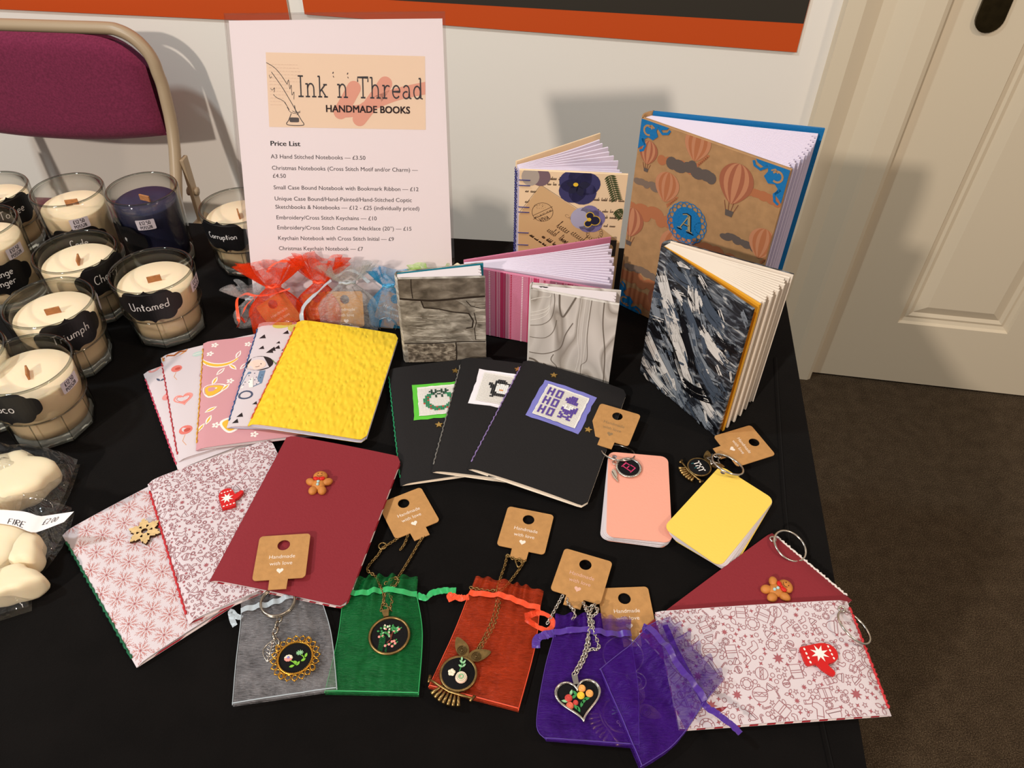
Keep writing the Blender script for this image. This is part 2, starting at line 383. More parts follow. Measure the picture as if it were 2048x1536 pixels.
# ------------------------------------------------------------------ room
W0 = Vector((0.727, 1.392, 0)); WD = Vector((0.48, -0.07, 0)).normalized(); WN = Vector((-WD.y, WD.x, 0))
def W(s, d, z): return W0 + WD * s - WN * d + Vector((0, 0, z))       # s along the wall from the door's edge, d out into the room
WT = Matrix((WD, -WN, Vector((0, 0, 1)))).transposed().to_4x4(); WT.translation = W0   # wall-local (s, d, z) -- mirrored handedness is fine for boxes

paint = mat('wall_paint', (244, 236, 226), 0.75, bump=0.12, bscale=90, spec=0.25)
gloss_paint = mat('gloss_white_paint', (224, 208, 182), 0.42, bump=0.05, bscale=60, spec=0.4)
def carpet_tex(nt, co):
    a = ntex(nt, co, 520, 3); b = ntex(nt, co, 38, 4)
    m = nt.nodes.new('ShaderNodeMath'); m.operation = 'MULTIPLY_ADD'; m.inputs[1].default_value = 0.86; nt.links.new(a, m.inputs[0])
    k = nt.nodes.new('ShaderNodeMath'); k.operation = 'MULTIPLY'; k.inputs[1].default_value = 0.16; nt.links.new(b, k.inputs[0]); nt.links.new(k.outputs[0], m.inputs[2])
    return m.outputs[0]
carpet = ramp_mat('carpet_pile', [(0.34, (40, 31, 22)), (0.52, (72, 59, 45)), (0.72, (112, 96, 77))], carpet_tex, 0.95, 0.9, 0.1)

fl = MB(); fl.box(-4.6, -2.6, -0.05, 3.4, 2.4, 0, carpet)
tag(fl.build('floor'), kind='structure')
wl = MB()
wl.add([W(-4.6, 0, 0), W(-0.165, 0, 0), W(-0.165, 0, 2.6), W(-4.6, 0, 2.6), W(-4.6, -.1, 0), W(-0.165, -.1, 0), W(-0.165, -.1, 2.6), W(-4.6, -.1, 2.6)],
       [[0, 1, 2, 3], [4, 7, 6, 5], [0, 3, 7, 4], [1, 5, 6, 2], [3, 2, 6, 7]], paint)
wl.add([W(-0.165, 0, 2.12), W(2.2, 0, 2.12), W(2.2, 0, 2.6), W(-0.165, 0, 2.6), W(-0.165, -.1, 2.12), W(2.2, -.1, 2.12), W(2.2, -.1, 2.6), W(-0.165, -.1, 2.6)],
       [[0, 1, 2, 3], [4, 7, 6, 5], [0, 4, 5, 1], [3, 2, 6, 7]], paint)
wl.add([W(0.95, 0, 0), W(2.2, 0, 0), W(2.2, 0, 2.12), W(0.95, 0, 2.12)], [[0, 1, 2, 3]], paint)
tag(wl.build('wall_back'), kind='structure')
# moulded door surround: raised fillet, slope, flat, slope back up, stop
prof = [(-0.175, 0.0), (-0.172, 0.022), (-0.143, 0.024), (-0.112, 0.006), (-0.090, 0.006), (-0.058, 0.022), (-0.050, 0.024), (-0.016, 0.024), (-0.008, 0.019), (-0.006, 0.0), (-0.006, -0.05)]
tr = MB(); n = len(prof)
for z in (0.0, 2.12): tr.v += [W(s, d, z) for s, d in prof]
k = tr.mi(gloss_paint)
for i in range(n - 1): tr.f.append([i, i + 1, n + i + 1, n + i]); tr.m.append(k); tr.sm.append(False)
tag(tr.build('trim_1'), kind='structure')
tp = MB(); tp.add([W(-0.17, 0, 2.0), W(0.97, 0, 2.0), W(0.97, 0, 2.14), W(-0.17, 0, 2.14), W(-0.17, .024, 2.0), W(0.97, .024, 2.0), W(0.97, .024, 2.14), W(-0.17, .024, 2.14)],
                  [[4, 5, 6, 7], [0, 1, 5, 4], [3, 7, 6, 2], [0, 4, 7, 3], [1, 2, 6, 5]], gloss_paint)
tag(tp.build('trim_2'), kind='structure')

# door with moulded panels
dr = thing('door_1', None, None, W(0.40, 0, 0)); tag(dr, kind='structure')
db = MB(); D0, D1, DZ0, DZ1 = -0.0015, 0.80, 0.006, 1.985
panels = [(0.138, 0.372, 0.178, 0.86), (0.43, 0.664, 0.178, 0.86), (0.138, 0.372, 1.02, 1.86), (0.43, 0.664, 1.02, 1.86)]
xs = sorted({D0, D1} | {p[0] for p in panels} | {p[1] for p in panels}); zs = sorted({DZ0, DZ1} | {p[2] for p in panels} | {p[3] for p in panels})
for i in range(len(xs) - 1):
    for j in range(len(zs) - 1):
        if any(abs(xs[i] - p[0]) < 1e-6 and abs(zs[j] - p[2]) < 1e-6 for p in panels): continue
        db.add([W(xs[i], 0, zs[j]), W(xs[i + 1], 0, zs[j]), W(xs[i + 1], 0, zs[j + 1]), W(xs[i], 0, zs[j + 1])], [[0, 1, 2, 3]], gloss_paint)
for x0, x1, z0, z1 in panels:
    rings = [(0, 0), (.004, -.006), (.012, -.009), (.018, -.007), (.026, -.011), (.048, -.002), (.052, -.002)]
    for (a, da), (b, dc) in zip(rings[:-1], rings[1:]):
        A = [W(x0 + a, da, z0 + a), W(x1 - a, da, z0 + a), W(x1 - a, da, z1 - a), W(x0 + a, da, z1 - a)]
        B = [W(x0 + b, dc, z0 + b), W(x1 - b, dc, z0 + b), W(x1 - b, dc, z1 - b), W(x0 + b, dc, z1 - b)]
        db.add(A + B, [[q, (q + 1) % 4, 4 + (q + 1) % 4, 4 + q] for q in range(4)], gloss_paint)
    db.add(B, [[0, 1, 2, 3]], gloss_paint)
db.add([W(D0, 0, DZ0), W(D0, -.04, DZ0), W(D0, -.04, DZ1), W(D0, 0, DZ1), W(D1, 0, DZ0), W(D1, -.04, DZ0), W(D1, -.04, DZ1), W(D1, 0, DZ1)],
       [[0, 3, 2, 1], [4, 5, 6, 7], [0, 1, 5, 4], [3, 7, 6, 2], [1, 2, 6, 5]], gloss_paint)
db.build('leaf', dr)
bronze_dark = mat('dark_bronze', (58, 48, 28), 0.35, 0.8, var=.25, vscale=70)
hp = MB(); c = 0.067
pl = arc(c, .825, .023, .023, 180, 360, 12) + arc(c, 1.0, .023, .023, 0, 180, 12)
hp.v += [W(x, .0003, z) for x, z in pl] + [W(x, .006, z) for x, z in pl]; q = len(pl); k = hp.mi(bronze_dark)
hp.f += [[q + i for i in range(q)]] + [[i, (i + 1) % q, q + (i + 1) % q, q + i] for i in range(q)]; hp.m += [k] * (q + 1); hp.sm += [False] * (q + 1)
pt = hp.build('handle_plate', dr, 'dark bronze lever handle plate')
lv = MB(); lv.tube([W(c, .004, .96), W(c, .045, .96), W(c + .03, .052, .96), W(c + .11, .05, .955)], .008, bronze_dark)
lv.build('lever', pt)

# display boards on the wall
orange = mat('orange_board', (203, 78, 24), 0.55, spec=0.3); blackb = mat('black_board', (52, 46, 38), 0.5, spec=0.4); edgew = mat('board_edge', (214, 196, 180), 0.6)
def board(s0, s1, z0a, z0b, label, black=None):
    m = MB(); z1 = 1.55; d = .006
    v = [W(s0, d, z0a), W(s1, d, z0b), W(s1, d, z1), W(s0, d, z1), W(s0, .0003, z0a), W(s1, .0003, z0b), W(s1, .0003, z1), W(s0, .0003, z1)]
    m.add(v, [[0, 1, 2, 3]], orange); m.add(v, [[0, 4, 5, 1], [1, 5, 6, 2], [0, 3, 7, 4], [2, 6, 7, 3]], edgew)
    if black:
        a, b, za, zb = black; m.add([W(a, d + .0003, za), W(b, d + .0003, zb), W(b, d + .0003, z1 - .06), W(a, d + .0003, z1 - .06)], [[0, 1, 2, 3]], blackb)
    return solo('display_board', label, 'display board', m)
board(-1.95, -1.177, .722, .739, 'orange board on the white wall above the maroon chair')
board(-1.145, -.231, .756, .749, 'orange board with a black middle on the white wall above the sign and books', (-1.10, -.2315, .791, .798))

# ------------------------------------------------------------------ table and its cloth
def smooth(pts, n=6):
    P_ = [Vector(p) for p in pts]; out = []
    for i in range(len(P_) - 1):
        p0 = P_[max(i - 1, 0)]; p1 = P_[i]; p2 = P_[i + 1]; p3 = P_[min(i + 2, len(P_) - 1)]
        for k in range(n):
            t = k / n; out.append(.5 * ((2 * p1) + (p2 - p0) * t + (2 * p0 - 5 * p1 + 4 * p2 - p3) * t * t + (3 * p1 - p0 - 3 * p2 + p3) * t ** 3))
    return out + [P_[-1]]

cloth = mat('black_cotton', (13, 10, 9), 0.9, spec=0.06, bump=0.25, bscale=900, var=.2, vscale=30, sheen=0.06)
greyp = mat('grey_plastic', (90, 88, 86), 0.5); steel_dk = mat('dark_steel', (70, 70, 72), 0.4, 0.8)
BL_, BR_, FR_, FL_ = Vector((-1.15, .892, 0)), Vector((.316, .782, 0)), Vector((.218, .085, 0)), Vector((-1.15, .285, 0))
def tq(u, v): return (FL_ * (1 - u) + FR_ * u) * (1 - v) + (BL_ * (1 - u) + BR_ * u) * v
tb = thing('folding_table', 'folding table under the black cloth', 'table', tq(.5, .5))
m = MB(); ins = lambda u, v, z: tq(.01 + .98 * u, .02 + .96 * v) + Vector((0, 0, z))
m.add([ins(*p, TZ - .04) for p in ((0, 0), (1, 0), (1, 1), (0, 1))] + [ins(*p, TZ - .0045) for p in ((0, 0), (1, 0), (1, 1), (0, 1))],
      [[0, 3, 2, 1], [4, 5, 6, 7], [0, 1, 5, 4], [1, 2, 6, 5], [2, 3, 7, 6], [3, 0, 4, 7]], greyp); m.build('tabletop', tb)
for u, v in ((.08, .12), (.92, .12), (.92, .88), (.08, .88)):
    m = MB(); m.tube([ins(u, v, 0), ins(u, v, TZ - .04)], .014, steel_dk); m.build('leg', tb)
m = MB(); NU, NV = 90, 46
def edge_pt(t):          # round the table top, t in 0..4
    k = int(t) % 4; f = t - int(t)
    a = [(0, 0), (1, 0), (1, 1), (0, 1)]; (u0, v0), (u1, v1) = a[k], a[(k + 1) % 4]
    return u0 + (u1 - u0) * f, v0 + (v1 - v0) * f
def cz(x, y): return TZ + .0006 * noise.noise(Vector((x * 7, y * 7, 0))) - .0008
m.grid(lambda u, v: (lambda p: Vector((p.x, p.y, cz(p.x, p.y))))(tq(u, v)), NU, NV, cloth)
def drape(u, v):
    t = u * 4; uu, vv = edge_pt(t); p = tq(uu, vv); c = tq(.5, .5); k = int(t) % 4
    nrm = [Vector((.14, -.99, 0)), Vector((.99, -.14, 0)), Vector((.07, 1, 0)), Vector((-1, 0, 0))][k]
    dn = v * .60; fold = .012 * (sin(t * 31) + .6 * sin(t * 53 + 1)) * min(1, dn * 4)
    fall = .012 * min(1, v * 14) + fold + .02 * v
    return Vector((p.x, p.y, cz(p.x, p.y) - .004 * min(1, v * 30) - dn * (1 if v else 0))) + nrm * max(fall, .002 * (v > 0))
m.grid(drape, 240, 14, cloth, cu=True)
# ironed fold that runs along the table near its end
_cl = [at(*p) for p in ((1551, 715), (1557, 828), (1574, 1060), (1610, 1280), (1653, 1490), (1694, 1660))]
_cs = smooth(_cl, 8)
m.grid(lambda u, v: _cs[round(v * 40)] + Vector(((u - .5) * .0034, 0, .0008 * (1 - abs(2 * u - 1)) - .0002)), 4, 40, cloth)
solo('tablecloth', 'plain black cloth covering the table and hanging over its edges', 'tablecloth', m)

# ------------------------------------------------------------------ folding chair against the wall
fabric = mat('maroon_fabric', (120, 40, 68), 0.9, spec=0.15, bump=0.4, bscale=700, var=.22, vscale=260, sheen=0.15)
beige = mat('beige_enamel', (176, 152, 122), 0.4, spec=0.5)
CY = Matrix.Translation(W(-1.622, .150, -.026)) @ Matrix.Rotation(radians(-2.2), 4, 'Z')     # local: x along the wall, -y into the room
ch = thing('folding_chair', 'maroon upholstered folding chair with a beige metal frame against the wall', 'chair', CY.translation.copy())
m = MB(); H2 = .222; TOPZ = .775
def back_path(sg):
    return [(sg * .222, -.30, .012), (sg * .222, -.16, .36), (sg * .222, -.035, .56), (sg * .220, -.005, .66)]
path = back_path(1) + [(.216 + .0, .0, .70)] + [(.216 - .075 + .075 * cos(a), .008 * sin(a), .70 + .075 * sin(a)) for a in [radians(x) for x in (15, 30, 45, 60, 75, 90)]]
path = path + [(.07, .008, .775), (0, .008, .775)] + [(-.07, .008, .775)] + [(-x, y, z) for x, y, z in path[::-1]]
m.tube(smooth(path, 4), .0115, beige, 12, T=CY); m.build('frame', ch)
m = MB()
def backpad(u, v):
    s = u * 2 - 1; e = 1 - abs(s) ** 7
    x = s * .203; z = .573 + .198 * v - (.016 * (1 - s * s) * (1 - v) - .006) * (1 - v) - .055 * (abs(s) ** 6) * v ** 3
    return (x, -.012 - .020 * (e * (1 - (2 * v - 1) ** 6)) ** .5, z)
m.grid(backpad, 36, 18, fabric, T=CY); m.grid(lambda u, v: (lambda p: (p[0], .004 - (p[1] + .012) * .4, p[2]))(backpad(1 - u, v)), 36, 18, fabric, T=CY)
m.build('backrest', ch)
m = MB()
m.grid(lambda u, v: ((u * 2 - 1) * .20, -.42 + .38 * v, .435 + .028 * max(0, (1 - (2 * u - 1) ** 6) * (1 - (2 * v - 1) ** 6)) ** .5), 24, 24, fabric, T=CY)
m.grid(lambda u, v: ((1 - u * 2) * .20, -.42 + .38 * v, .430), 4, 4, fabric, T=CY); m.build('seat', ch)
for sg in (1, -1):
    m = MB(); m.tube([(sg * .205, -.30, .40), (sg * .236, -.02, .40), (sg * .236, .05, .20), (sg * .236, .12, .012)], .010, beige, T=CY); m.build('rear_leg', ch)
    m = MB(); m.box(sg * .236 - .004, -.05, .36, sg * .236 + .004, -.026, .545, beige, CY @ Matrix.Translation((0, 0, 0)), .002)
    m.tube([(sg * .225, -.038, .47), (sg * .246, -.038, .47)], .009, beige, T=CY); m.build('hinge', ch)
# ------------------------------------------------------------------ candles
glass = film_mat('clear_glass', (253, 252, 250), (212, 212, 206), 0.02, 1.5, 1.0, 0.30)
def solid_glass():
    m = bpy.data.materials.new('thick_glass'); m.use_nodes = True; nt = m.node_tree; b = nt.nodes['Principled BSDF']
    b.inputs['Base Color'].default_value = (0.93, 0.97, 0.94, 1); b.inputs['Roughness'].default_value = 0.04
    b.inputs['Transmission Weight'].default_value = 0.86; b.inputs['IOR'].default_value = 1.5  # the diffuse share paints in the paleness of light passing through
    return m
thick = solid_glass()
glass_f = film_mat('glass_facet', (232, 233, 229), (176, 178, 172), 0.02, 1.5, 1.6, 0.35)
glass_e = film_mat('glass_edge', (186, 190, 184), (120, 124, 120), 0.02, 1.5, 1.6, 0.35)
def wax_mat(name, rgb):
    m = mat(name, rgb, 0.5, spec=0.35, bump=0.06, bscale=120); b = m.node_tree.nodes['Principled BSDF']
    b.inputs['Subsurface Weight'].default_value = 0.25; b.inputs['Subsurface Radius'].default_value = (0.02, 0.012, 0.006); b.inputs['Subsurface Scale'].default_value = 0.3
    return m
cream = wax_mat('cream_wax', (246, 221, 186)); navy = wax_mat('navy_wax', (34, 36, 66))
wood = mat('wick_wood', (170, 112, 66), 0.7, var=.25, vscale=250, stretch=(1, 1, 8))
chalkb = mat('chalkboard_label', (16, 15, 17), 0.45, spec=0.4); chalk = mat('chalk_pen', (214, 210, 208), 0.8)
sticker_m = mat('price_sticker', (200, 190, 198), 0.5); ink = mat('black_ink', (30, 24, 34), 0.6)
GA = dict(h=.073, R=.041, r=.0352, n=9, step=.036); GB = dict(h=.092, R=.038, r=.0335, n=0, step=0)
def gprof(g):
    if g['n']:
        return [(g['r'], .0008), (g['r'] + .0006, .003), (g['r'] + .0012, .014), (g['r'] + .0014, .030), (g['r'] + .0018, g['step'] - .0015),
                (g['r'] + .0030, g['step']), (g['r'] + .0035, g['step'] + .002), (g['r'] + .0042, .048), (g['R'] - .0008, .062), (g['R'], g['h'] - .001), (g['R'] - .0004, g['h'])]
    return [(g['r'], .0008), (g['r'] + .0005, .003), (g['r'] + .0022, .045), (g['R'] - .001, .08), (g['R'], g['h'] - .001), (g['R'] - .0004, g['h'])]
def rad(g, z):
    p = gprof(g)
    for (r0, z0), (r1, z1) in zip(p[:-1], p[1:]):
        if z0 <= z <= z1: return r0 + (r1 - r0) * (z - z0) / max(z1 - z0, 1e-9)
    return p[-1][0]
def facet(g):
    if not g['n']: return None
    n = g['n']
    def fn(r, z, a):
        if z > g['step'] - .001: return r
        t = (a % (tau / n)) - pi / n
        return r * cos(pi / n) / cos(t) + .0016 * (1 - z / g['step'])
    return fn
def candle_parts(g, wax, dz):
    T_ = .0030; out = []
    m = MB(); p = gprof(g); fz = facet(g)
    m.lathe(p, glass, 108, None, fz)
    inner = [(r - T_, z) for r, z in p[::-1] if z > .012] + [(p[0][0] - T_, .0115)]
    top = [(g['R'] - .0004 - .0015 + .0015 * cos(a), g['h'] + .0015 * sin(a)) for a in [pi * k / 6 for k in range(7)]]
    m.lathe(top, glass_e, 108); m.lathe([top[-1]] + [(g['R'] - T_ - .0004, g['h'] - .001)] + inner[1:], glass, 72)
    if g['n']:
        rs = rad(g, g['step']) + .0002; m.tube([(rs * cos(tau * k / 60), rs * sin(tau * k / 60), g['step'] + .0002) for k in range(60)], .0007, glass_f, 6, True)
        for k in range(g['n']):
            a = tau * k / g['n']; pts = []
            for z in (.004, .012, .022, g['step'] - .002): r_ = rad(g, z) + .0014 * (1 - z / g['step']) - .0002; pts.append((r_ * cos(a), r_ * sin(a), z))
            m.tube(pts, .0005, glass_f, 6)
    out.append(('glass', m, 0))
    m = MB(); r0 = rad(g, .002)
    m.lathe([(.0005, .0006), (r0 - .003, .0006), (r0 - .0008, .0016), (r0 - .0006, .0100), (r0 - .003, .0108), (.0005, .0108)], thick, 108, None, (lambda r, z, a: fz(r, 0, a) - .0016 if r > .01 else r) if fz else None)
    out.append(('base', m, 0))
    m = MB(); top_z = g['h'] - dz
    zs = [.0119, .02, .03, .04, .05, .06, .08, .1]
    pr = [(.0005, .0117)] + [(rad(g, z) - T_ - .0008, z) for z in zs if z < top_z - .003] + [(rad(g, top_z) - T_ - .0010, top_z - .001), (rad(g, top_z) - T_ - .0022, top_z), (.010, top_z - .0003), (.0003, top_z)]
    m.lathe(pr, wax, 64, None); out.append(('wax', m, 0))
    m = MB(); m.box(-.0065, -.0008, top_z - .004, .0065, .0008, top_z + .0065, wood, None, .0003); out.append(('wick', m, 0))
    return out
PROTO = {}
def proto(key, g, wax, dz):
    if key not in PROTO:
        L = []
        for n_, m_, _ in candle_parts(g, wax, dz):
            o = m_.build(n_); COL.objects.unlink(o); L.append(o)
        PROTO[key] = L
    return PROTO[key]
def bracket():
    q = [(0, .0172), (.0022, .0150), (.006, .0140), (.0110, .0152), (.0160, .0146), (.0195, .0115), (.0208, .0092), (.0235, .0082), (.0265, .0050), (.0272, 0)]
    p = q + [(x, -y) for x, y in q[-2::-1]] + [(-x, -y) for x, y in q[1:]] + [(-x, y) for x, y in q[-2:0:-1]]
    return [(v.x, v.y) for v in smooth([Vector((x, y, 0)) for x, y in p] + [Vector((p[0][0], p[0][1], 0))], 3)[:-1]][::-1]
BR = strips(xf(poly(bracket()), 1.16), .003)
def wrapM(g, az, zc):
    def M(x, y, h):
        z = zc + y; r = rad(g, max(.002, min(g['h'], z))) + .0003 + h; a = radians(az) + x / rad(g, zc); return Vector((r * cos(a), r * sin(a), z))
    return M
def candle(key, g, wax, dz, px, py, wick_rot, words, az, label, group, st=None, zc=.0575, sz=.0096, stz=.060, cap='wax'):
    c = at(px, py, TZ + g['h']); c.z = TZ
    t = thing('candle', label, 'candle', c, group)
    for o in proto(key, g, wax, dz):
        k = o.copy(); COL.objects.link(k); k.parent = t
        if o.name.startswith('wick'): k.rotation_euler.z = radians(wick_rot)
    m = MB(); M = wrapM(g, az, zc); m.put(BR, chalkb, M)
    n = len(words)
    for i, wd in enumerate(words):
        sh = xf(hand(wd, sz, .00085, 'c', .12), 1, radians(4), 0, (n - 1) * sz * .75 - i * sz * 1.35 - sz * .38)
        m.put(sh, chalk, M, .0003)
    lb = m.build('label'); lb.parent = t
    if st is not None:
        m = MB(); M = wrapM(g, st, stz); m.put(strips(poly(rrect(-.0095, -.0062, .0095, .0062, .0012)), .003), sticker_m, M, .0001)
        m.put(xf(hand('\u00a312.50', .0042, .0005), 1, .05, 0, .0006), ink, M, .0003); m.put(xf(hand('POSS28', .0036, .0005), 1, .05, 0, -.0048), ink, M, .0003)
        k = m.build('price_sticker'); k.parent = t
    return t
GR = 'candles in clear glasses with chalkboard labels'
candle('tumbler', GA, cream, .013, 302, 541, 25, ['Untamed'], -79, 'cream candle in a faceted tumbler labelled Untamed, beside the yellow notebook', GR, 0)
candle('tumbler', GA, cream, .013, 149, 503, -72, ['Cherry'], -28, 'cream candle in a faceted tumbler labelled Cherry', GR)
candle('tumbler', GA, cream, .013, 97, 605, 25, ['Triumph'], -45, 'cream candle in a faceted tumbler labelled Triumph', GR, 34)
candle('tumbler', GA, cream, .013, 45, 728, -62, ['Coco'], -98, 'cream candle in a faceted tumbler labelled Coco, nearest the wax melts', GR, -12, sz=.0105)
candle('tumbler', GA, cream, .013, 473, 412, -66, ['Corruption'], -103, 'cream candle in a faceted tumbler labelled Corruption, half behind the price sign', GR, -50, sz=.0072)
candle('tumbler', GA, cream, .013, -22, 378, 10, ['Toffee'], -37, 'cream candle in a faceted tumbler labelled Toffee, below the maroon chair', GR)
candle('tumbler', GA, cream, .013, -92, 708, 10, [], -75, 'cream candle of which only a sliver of glass shows beside the Coco candle', GR)
candle('tall_cream', GB, cream, .018, 133, 380, 18, ['Code'], -72, 'taller cream candle with a white price sticker, behind the Cherry candle', GR, -58, .046, .0085, .070)
candle('tall_cream', GB, cream, .018, -45, 447, 40, ['Orange', 'Ginger'], -58, 'taller cream candle with a two-line orange and ginger label', GR, -20, .044, .0080, .068)
candle('tall_navy', GB, navy, .014, 283, 378, -20, ['    e'], -132, 'dark blue candle in a tall straight glass', GR, -74, .048, .008, .069)

# ------------------------------------------------------------------ sheets, bags, ribbons
def resample(pts, n):
    s = smooth([Vector(p) for p in pts], 8); L = [0]
    for a, b in zip(s[:-1], s[1:]): L.append(L[-1] + (b - a).length)
    out = []; j = 0
    for i in range(n + 1):
        d = L[-1] * i / n
        while j < len(L) - 2 and L[j + 1] < d: j += 1
        f = (d - L[j]) / max(1e-9, L[j + 1] - L[j]); out.append(s[j].lerp(s[j + 1], min(1, max(0, f))))
    return out
def flat_bag(m, Lp, Rp, z, puff, wr, mt, seed, nu=44, nv=56, lift=None, zig=0.0):
    """a bag lying on the table: an upper and a lower layer closed along the sides; returns the upper surface"""
    L_ = resample([at(*p, z) for p in Lp], nv); R_ = resample([at(*p, z) for p in Rp], nv)
    def top(u, v, lay=1):
        k = v * nv; i = min(int(k), nv - 1); f = k - i; a = L_[i].lerp(L_[i + 1], f); b = R_[i].lerp(R_[i + 1], f)
        p = a.lerp(b, u); e = max(0, 1 - abs(2 * u - 1) ** 3) * min(1, (1 - v) * 9 + .05)
        n = noise.noise(Vector((u * 9 + seed, v * 2.5, seed * 3.1))) * .55 + noise.noise(Vector((u * 4, v * 9 + seed, 2.2))) * .35 + noise.noise(Vector((u * 22, v * 6, seed))) * .3
        n2 = sin(u * 34 + seed + 3 * noise.noise(Vector((u * 3, v * 3, seed)))) * zig * max(0, 1 - v * 3.2)
        return Vector((p.x, p.y, z + lay * (.0006 + puff * e) + (wr * (n + n2)) * (.25 + .75 * e) + (lift(u, v) if lift else 0) + (wr if lay == 1 else wr * .0)))
    m.grid(lambda u, v: top(u, v), nu, nv, mt)
    m.grid(lambda u, v: (lambda q: Vector((q.x, q.y, z + .0003 + (lift(u, v) if lift else 0))))(top(u, v, 0)), nu, 8, mt)
    return top
def ribbon(m, pts, wd, mt, seed=0, n=None, wob=.0004, tw=.7):
    s = resample(pts, n or len(pts) * 8); vs = []; N = len(s)
    for i, p in enumerate(s):
        t = (s[min(i + 1, N - 1)] - s[max(i - 1, 0)]).normalized(); sd = t.cross(Vector((0, 0, 1)))
        sd = sd.normalized() if sd.length > 1e-4 else Vector((1, 0, 0)); a = tw * noise.noise(Vector((i * .12 + seed, seed, 0)))
        up_ = sd.cross(t); d = (sd * cos(a) + up_ * sin(a)) * wd / 2
        for k in (-1, -.33, .33, 1): vs.append(p + d * k + Vector((0, 0, wob * noise.noise(Vector((i * .4, k * 2 + seed, 1))))))
    m.add(vs, [[i * 4 + k, i * 4 + k + 1, (i + 1) * 4 + k + 1, (i + 1) * 4 + k] for i in range(N - 1) for k in range(3)], mt, True)

# wax melts in clear bags
cello = film_mat('clear_film', (248, 248, 248), (205, 205, 206), 0.10, 1.5, 1.6, 0.25, bump=1.6, crease_shine=.07)
melt_wax = wax_mat('ivory_wax', (240, 221, 186))
def melts(label, blobs, Lp, Rp, z, puff, seed, paper=None):
    c = at(*blobs[0][:2]); t = thing('wax_melt_bag', label, 'wax melts', c)
    for bx, by, rx, ry, hh, rt in blobs:
        m = MB(); p = at(bx, by, z)
        def fn(u, v, p=p, rx=rx, ry=ry, hh=hh, rt=rt):
            a = tau * u; b = pi * v; sb = abs(sin(b)) ** .34; cb = -(1 if cos(b) > 0 else -1) * abs(cos(b)) ** .55
            k = 1 + .24 * noise.noise(Vector((cos(a) * 1.9 + p.x * 30, sin(a) * 1.9, v * 1.2)))
            x = cos(a) * sb * rx * k; y = sin(a) * sb * ry * k
            return Vector((p.x + x * cos(rt) - y * sin(rt), p.y + x * sin(rt) + y * cos(rt), z + hh / 2 + cb * hh / 2 + .0012))
        m.grid(fn, 40, 20, melt_wax, True, None, True); m.build('wax', t)
    m = MB(); flat_bag(m, Lp, Rp, z, puff, .006, cello, seed, 60, 40); m.build('bag', t)
    if paper:
        m = MB(); a0, b0, a1, b1 = paper
        top_ = resample([at(x, y, zz) for x, y, zz in a0], 24); bot_ = resample([at(x, y, zz) for x, y, zz in b0], 24)
        pap = mat('label_paper', (236, 226, 224), 0.7)
        m.grid(lambda u, v: top_[round(u * 24)].lerp(bot_[round(u * 24)], v), 24, 6, pap)
        def M(x, y, h):
            k = max(0, min(23.99, x * 24)); i = int(k); f = k - i; p = top_[i].lerp(top_[i + 1], f).lerp(bot_[i].lerp(bot_[i + 1], f), 1 - y)
            return p + Vector((0, -.0002, .0002 + h))
        for s_, x_, y_, sx_, sy_ in (('LOVE', .04, .10, .16, .34), ('FIRE', .40, .08, .17, .34), ('\u00a32.00', .72, .42, .15, .34)):
            sh = hand(s_, 1, .09, 'l'); wdt = max(p[0] for p in sh[0])
            m.put(xf(sh, sx_ / wdt, 0, x_, y_, sy_), ink, M)
        m.build('paper_label', t)
    return t
melts('clear bag of ivory wax melts with a plain top, below the Coco candle', [(38, 985, .034, .028, .026, .2), (-60, 1000, .03, .026, .026, 0)],
      [(-150, 925), (-150, 970), (-150, 1030)], [(161, 929), (142, 985), (118, 1032)], TZ + .0008, .020, 3)
melts('clear bag of ivory wax melts with a handwritten paper strip', [(-8, 1120, .030, .038, .027, .3), (52, 1122, .022, .016, .024, -.5), (28, 1190, .026, .014, .022, .2), (-60, 1170, .03, .04, .026, 0)],
      [(-150, 1040), (-150, 1130), (-150, 1290)], [(150, 1026), (128, 1090), (72, 1170), (64, 1222)], TZ + .0008, .020, 8,
      ([(-60, 1018, TZ + .034), (40, 1022, TZ + .036), (78, 1032, TZ + .034), (100, 1030, TZ + .033), (148, 1023, TZ + .040)],
       [(-60, 1042, TZ + .029), (20, 1050, TZ + .031), (60, 1064, TZ + .029), (78, 1063, TZ + .028), (128, 1044, TZ + .034)], 0, 0))
# ------------------------------------------------------------------ small stitched notebooks
paper_w = mat('notebook_paper', (222, 211, 213), 0.8, spec=0.2); paper_c = mat('cream_paper', (240, 226, 208), 0.8, spec=0.2)
def flat(name, rgb, rough=0.6, **k): return mat(name, rgb, rough, spec=0.25, **k)
red_card = flat('maroon_card', (136, 40, 48), 0.75, bump=.25, bscale=500); black_card = flat('black_card', (30, 27, 27), 0.8, bump=.25, bscale=600)
white_card = flat('white_card', (216, 202, 205), 0.6)
def candy(nt, co):
    mp = nt.nodes.new('ShaderNodeMapping'); mp.inputs['Rotation'].default_value = (0, 0, .6); nt.links.new(co, mp.inputs[0])
    wv = nt.nodes.new('ShaderNodeTexWave'); wv.inputs['Scale'].default_value = 34; nt.links.new(mp.outputs[0], wv.inputs[0]); return wv.outputs['Fac']
striped = ramp_mat('red_white_lining', [(.47, (168, 30, 44)), (.53, (240, 225, 222))], candy, .7)
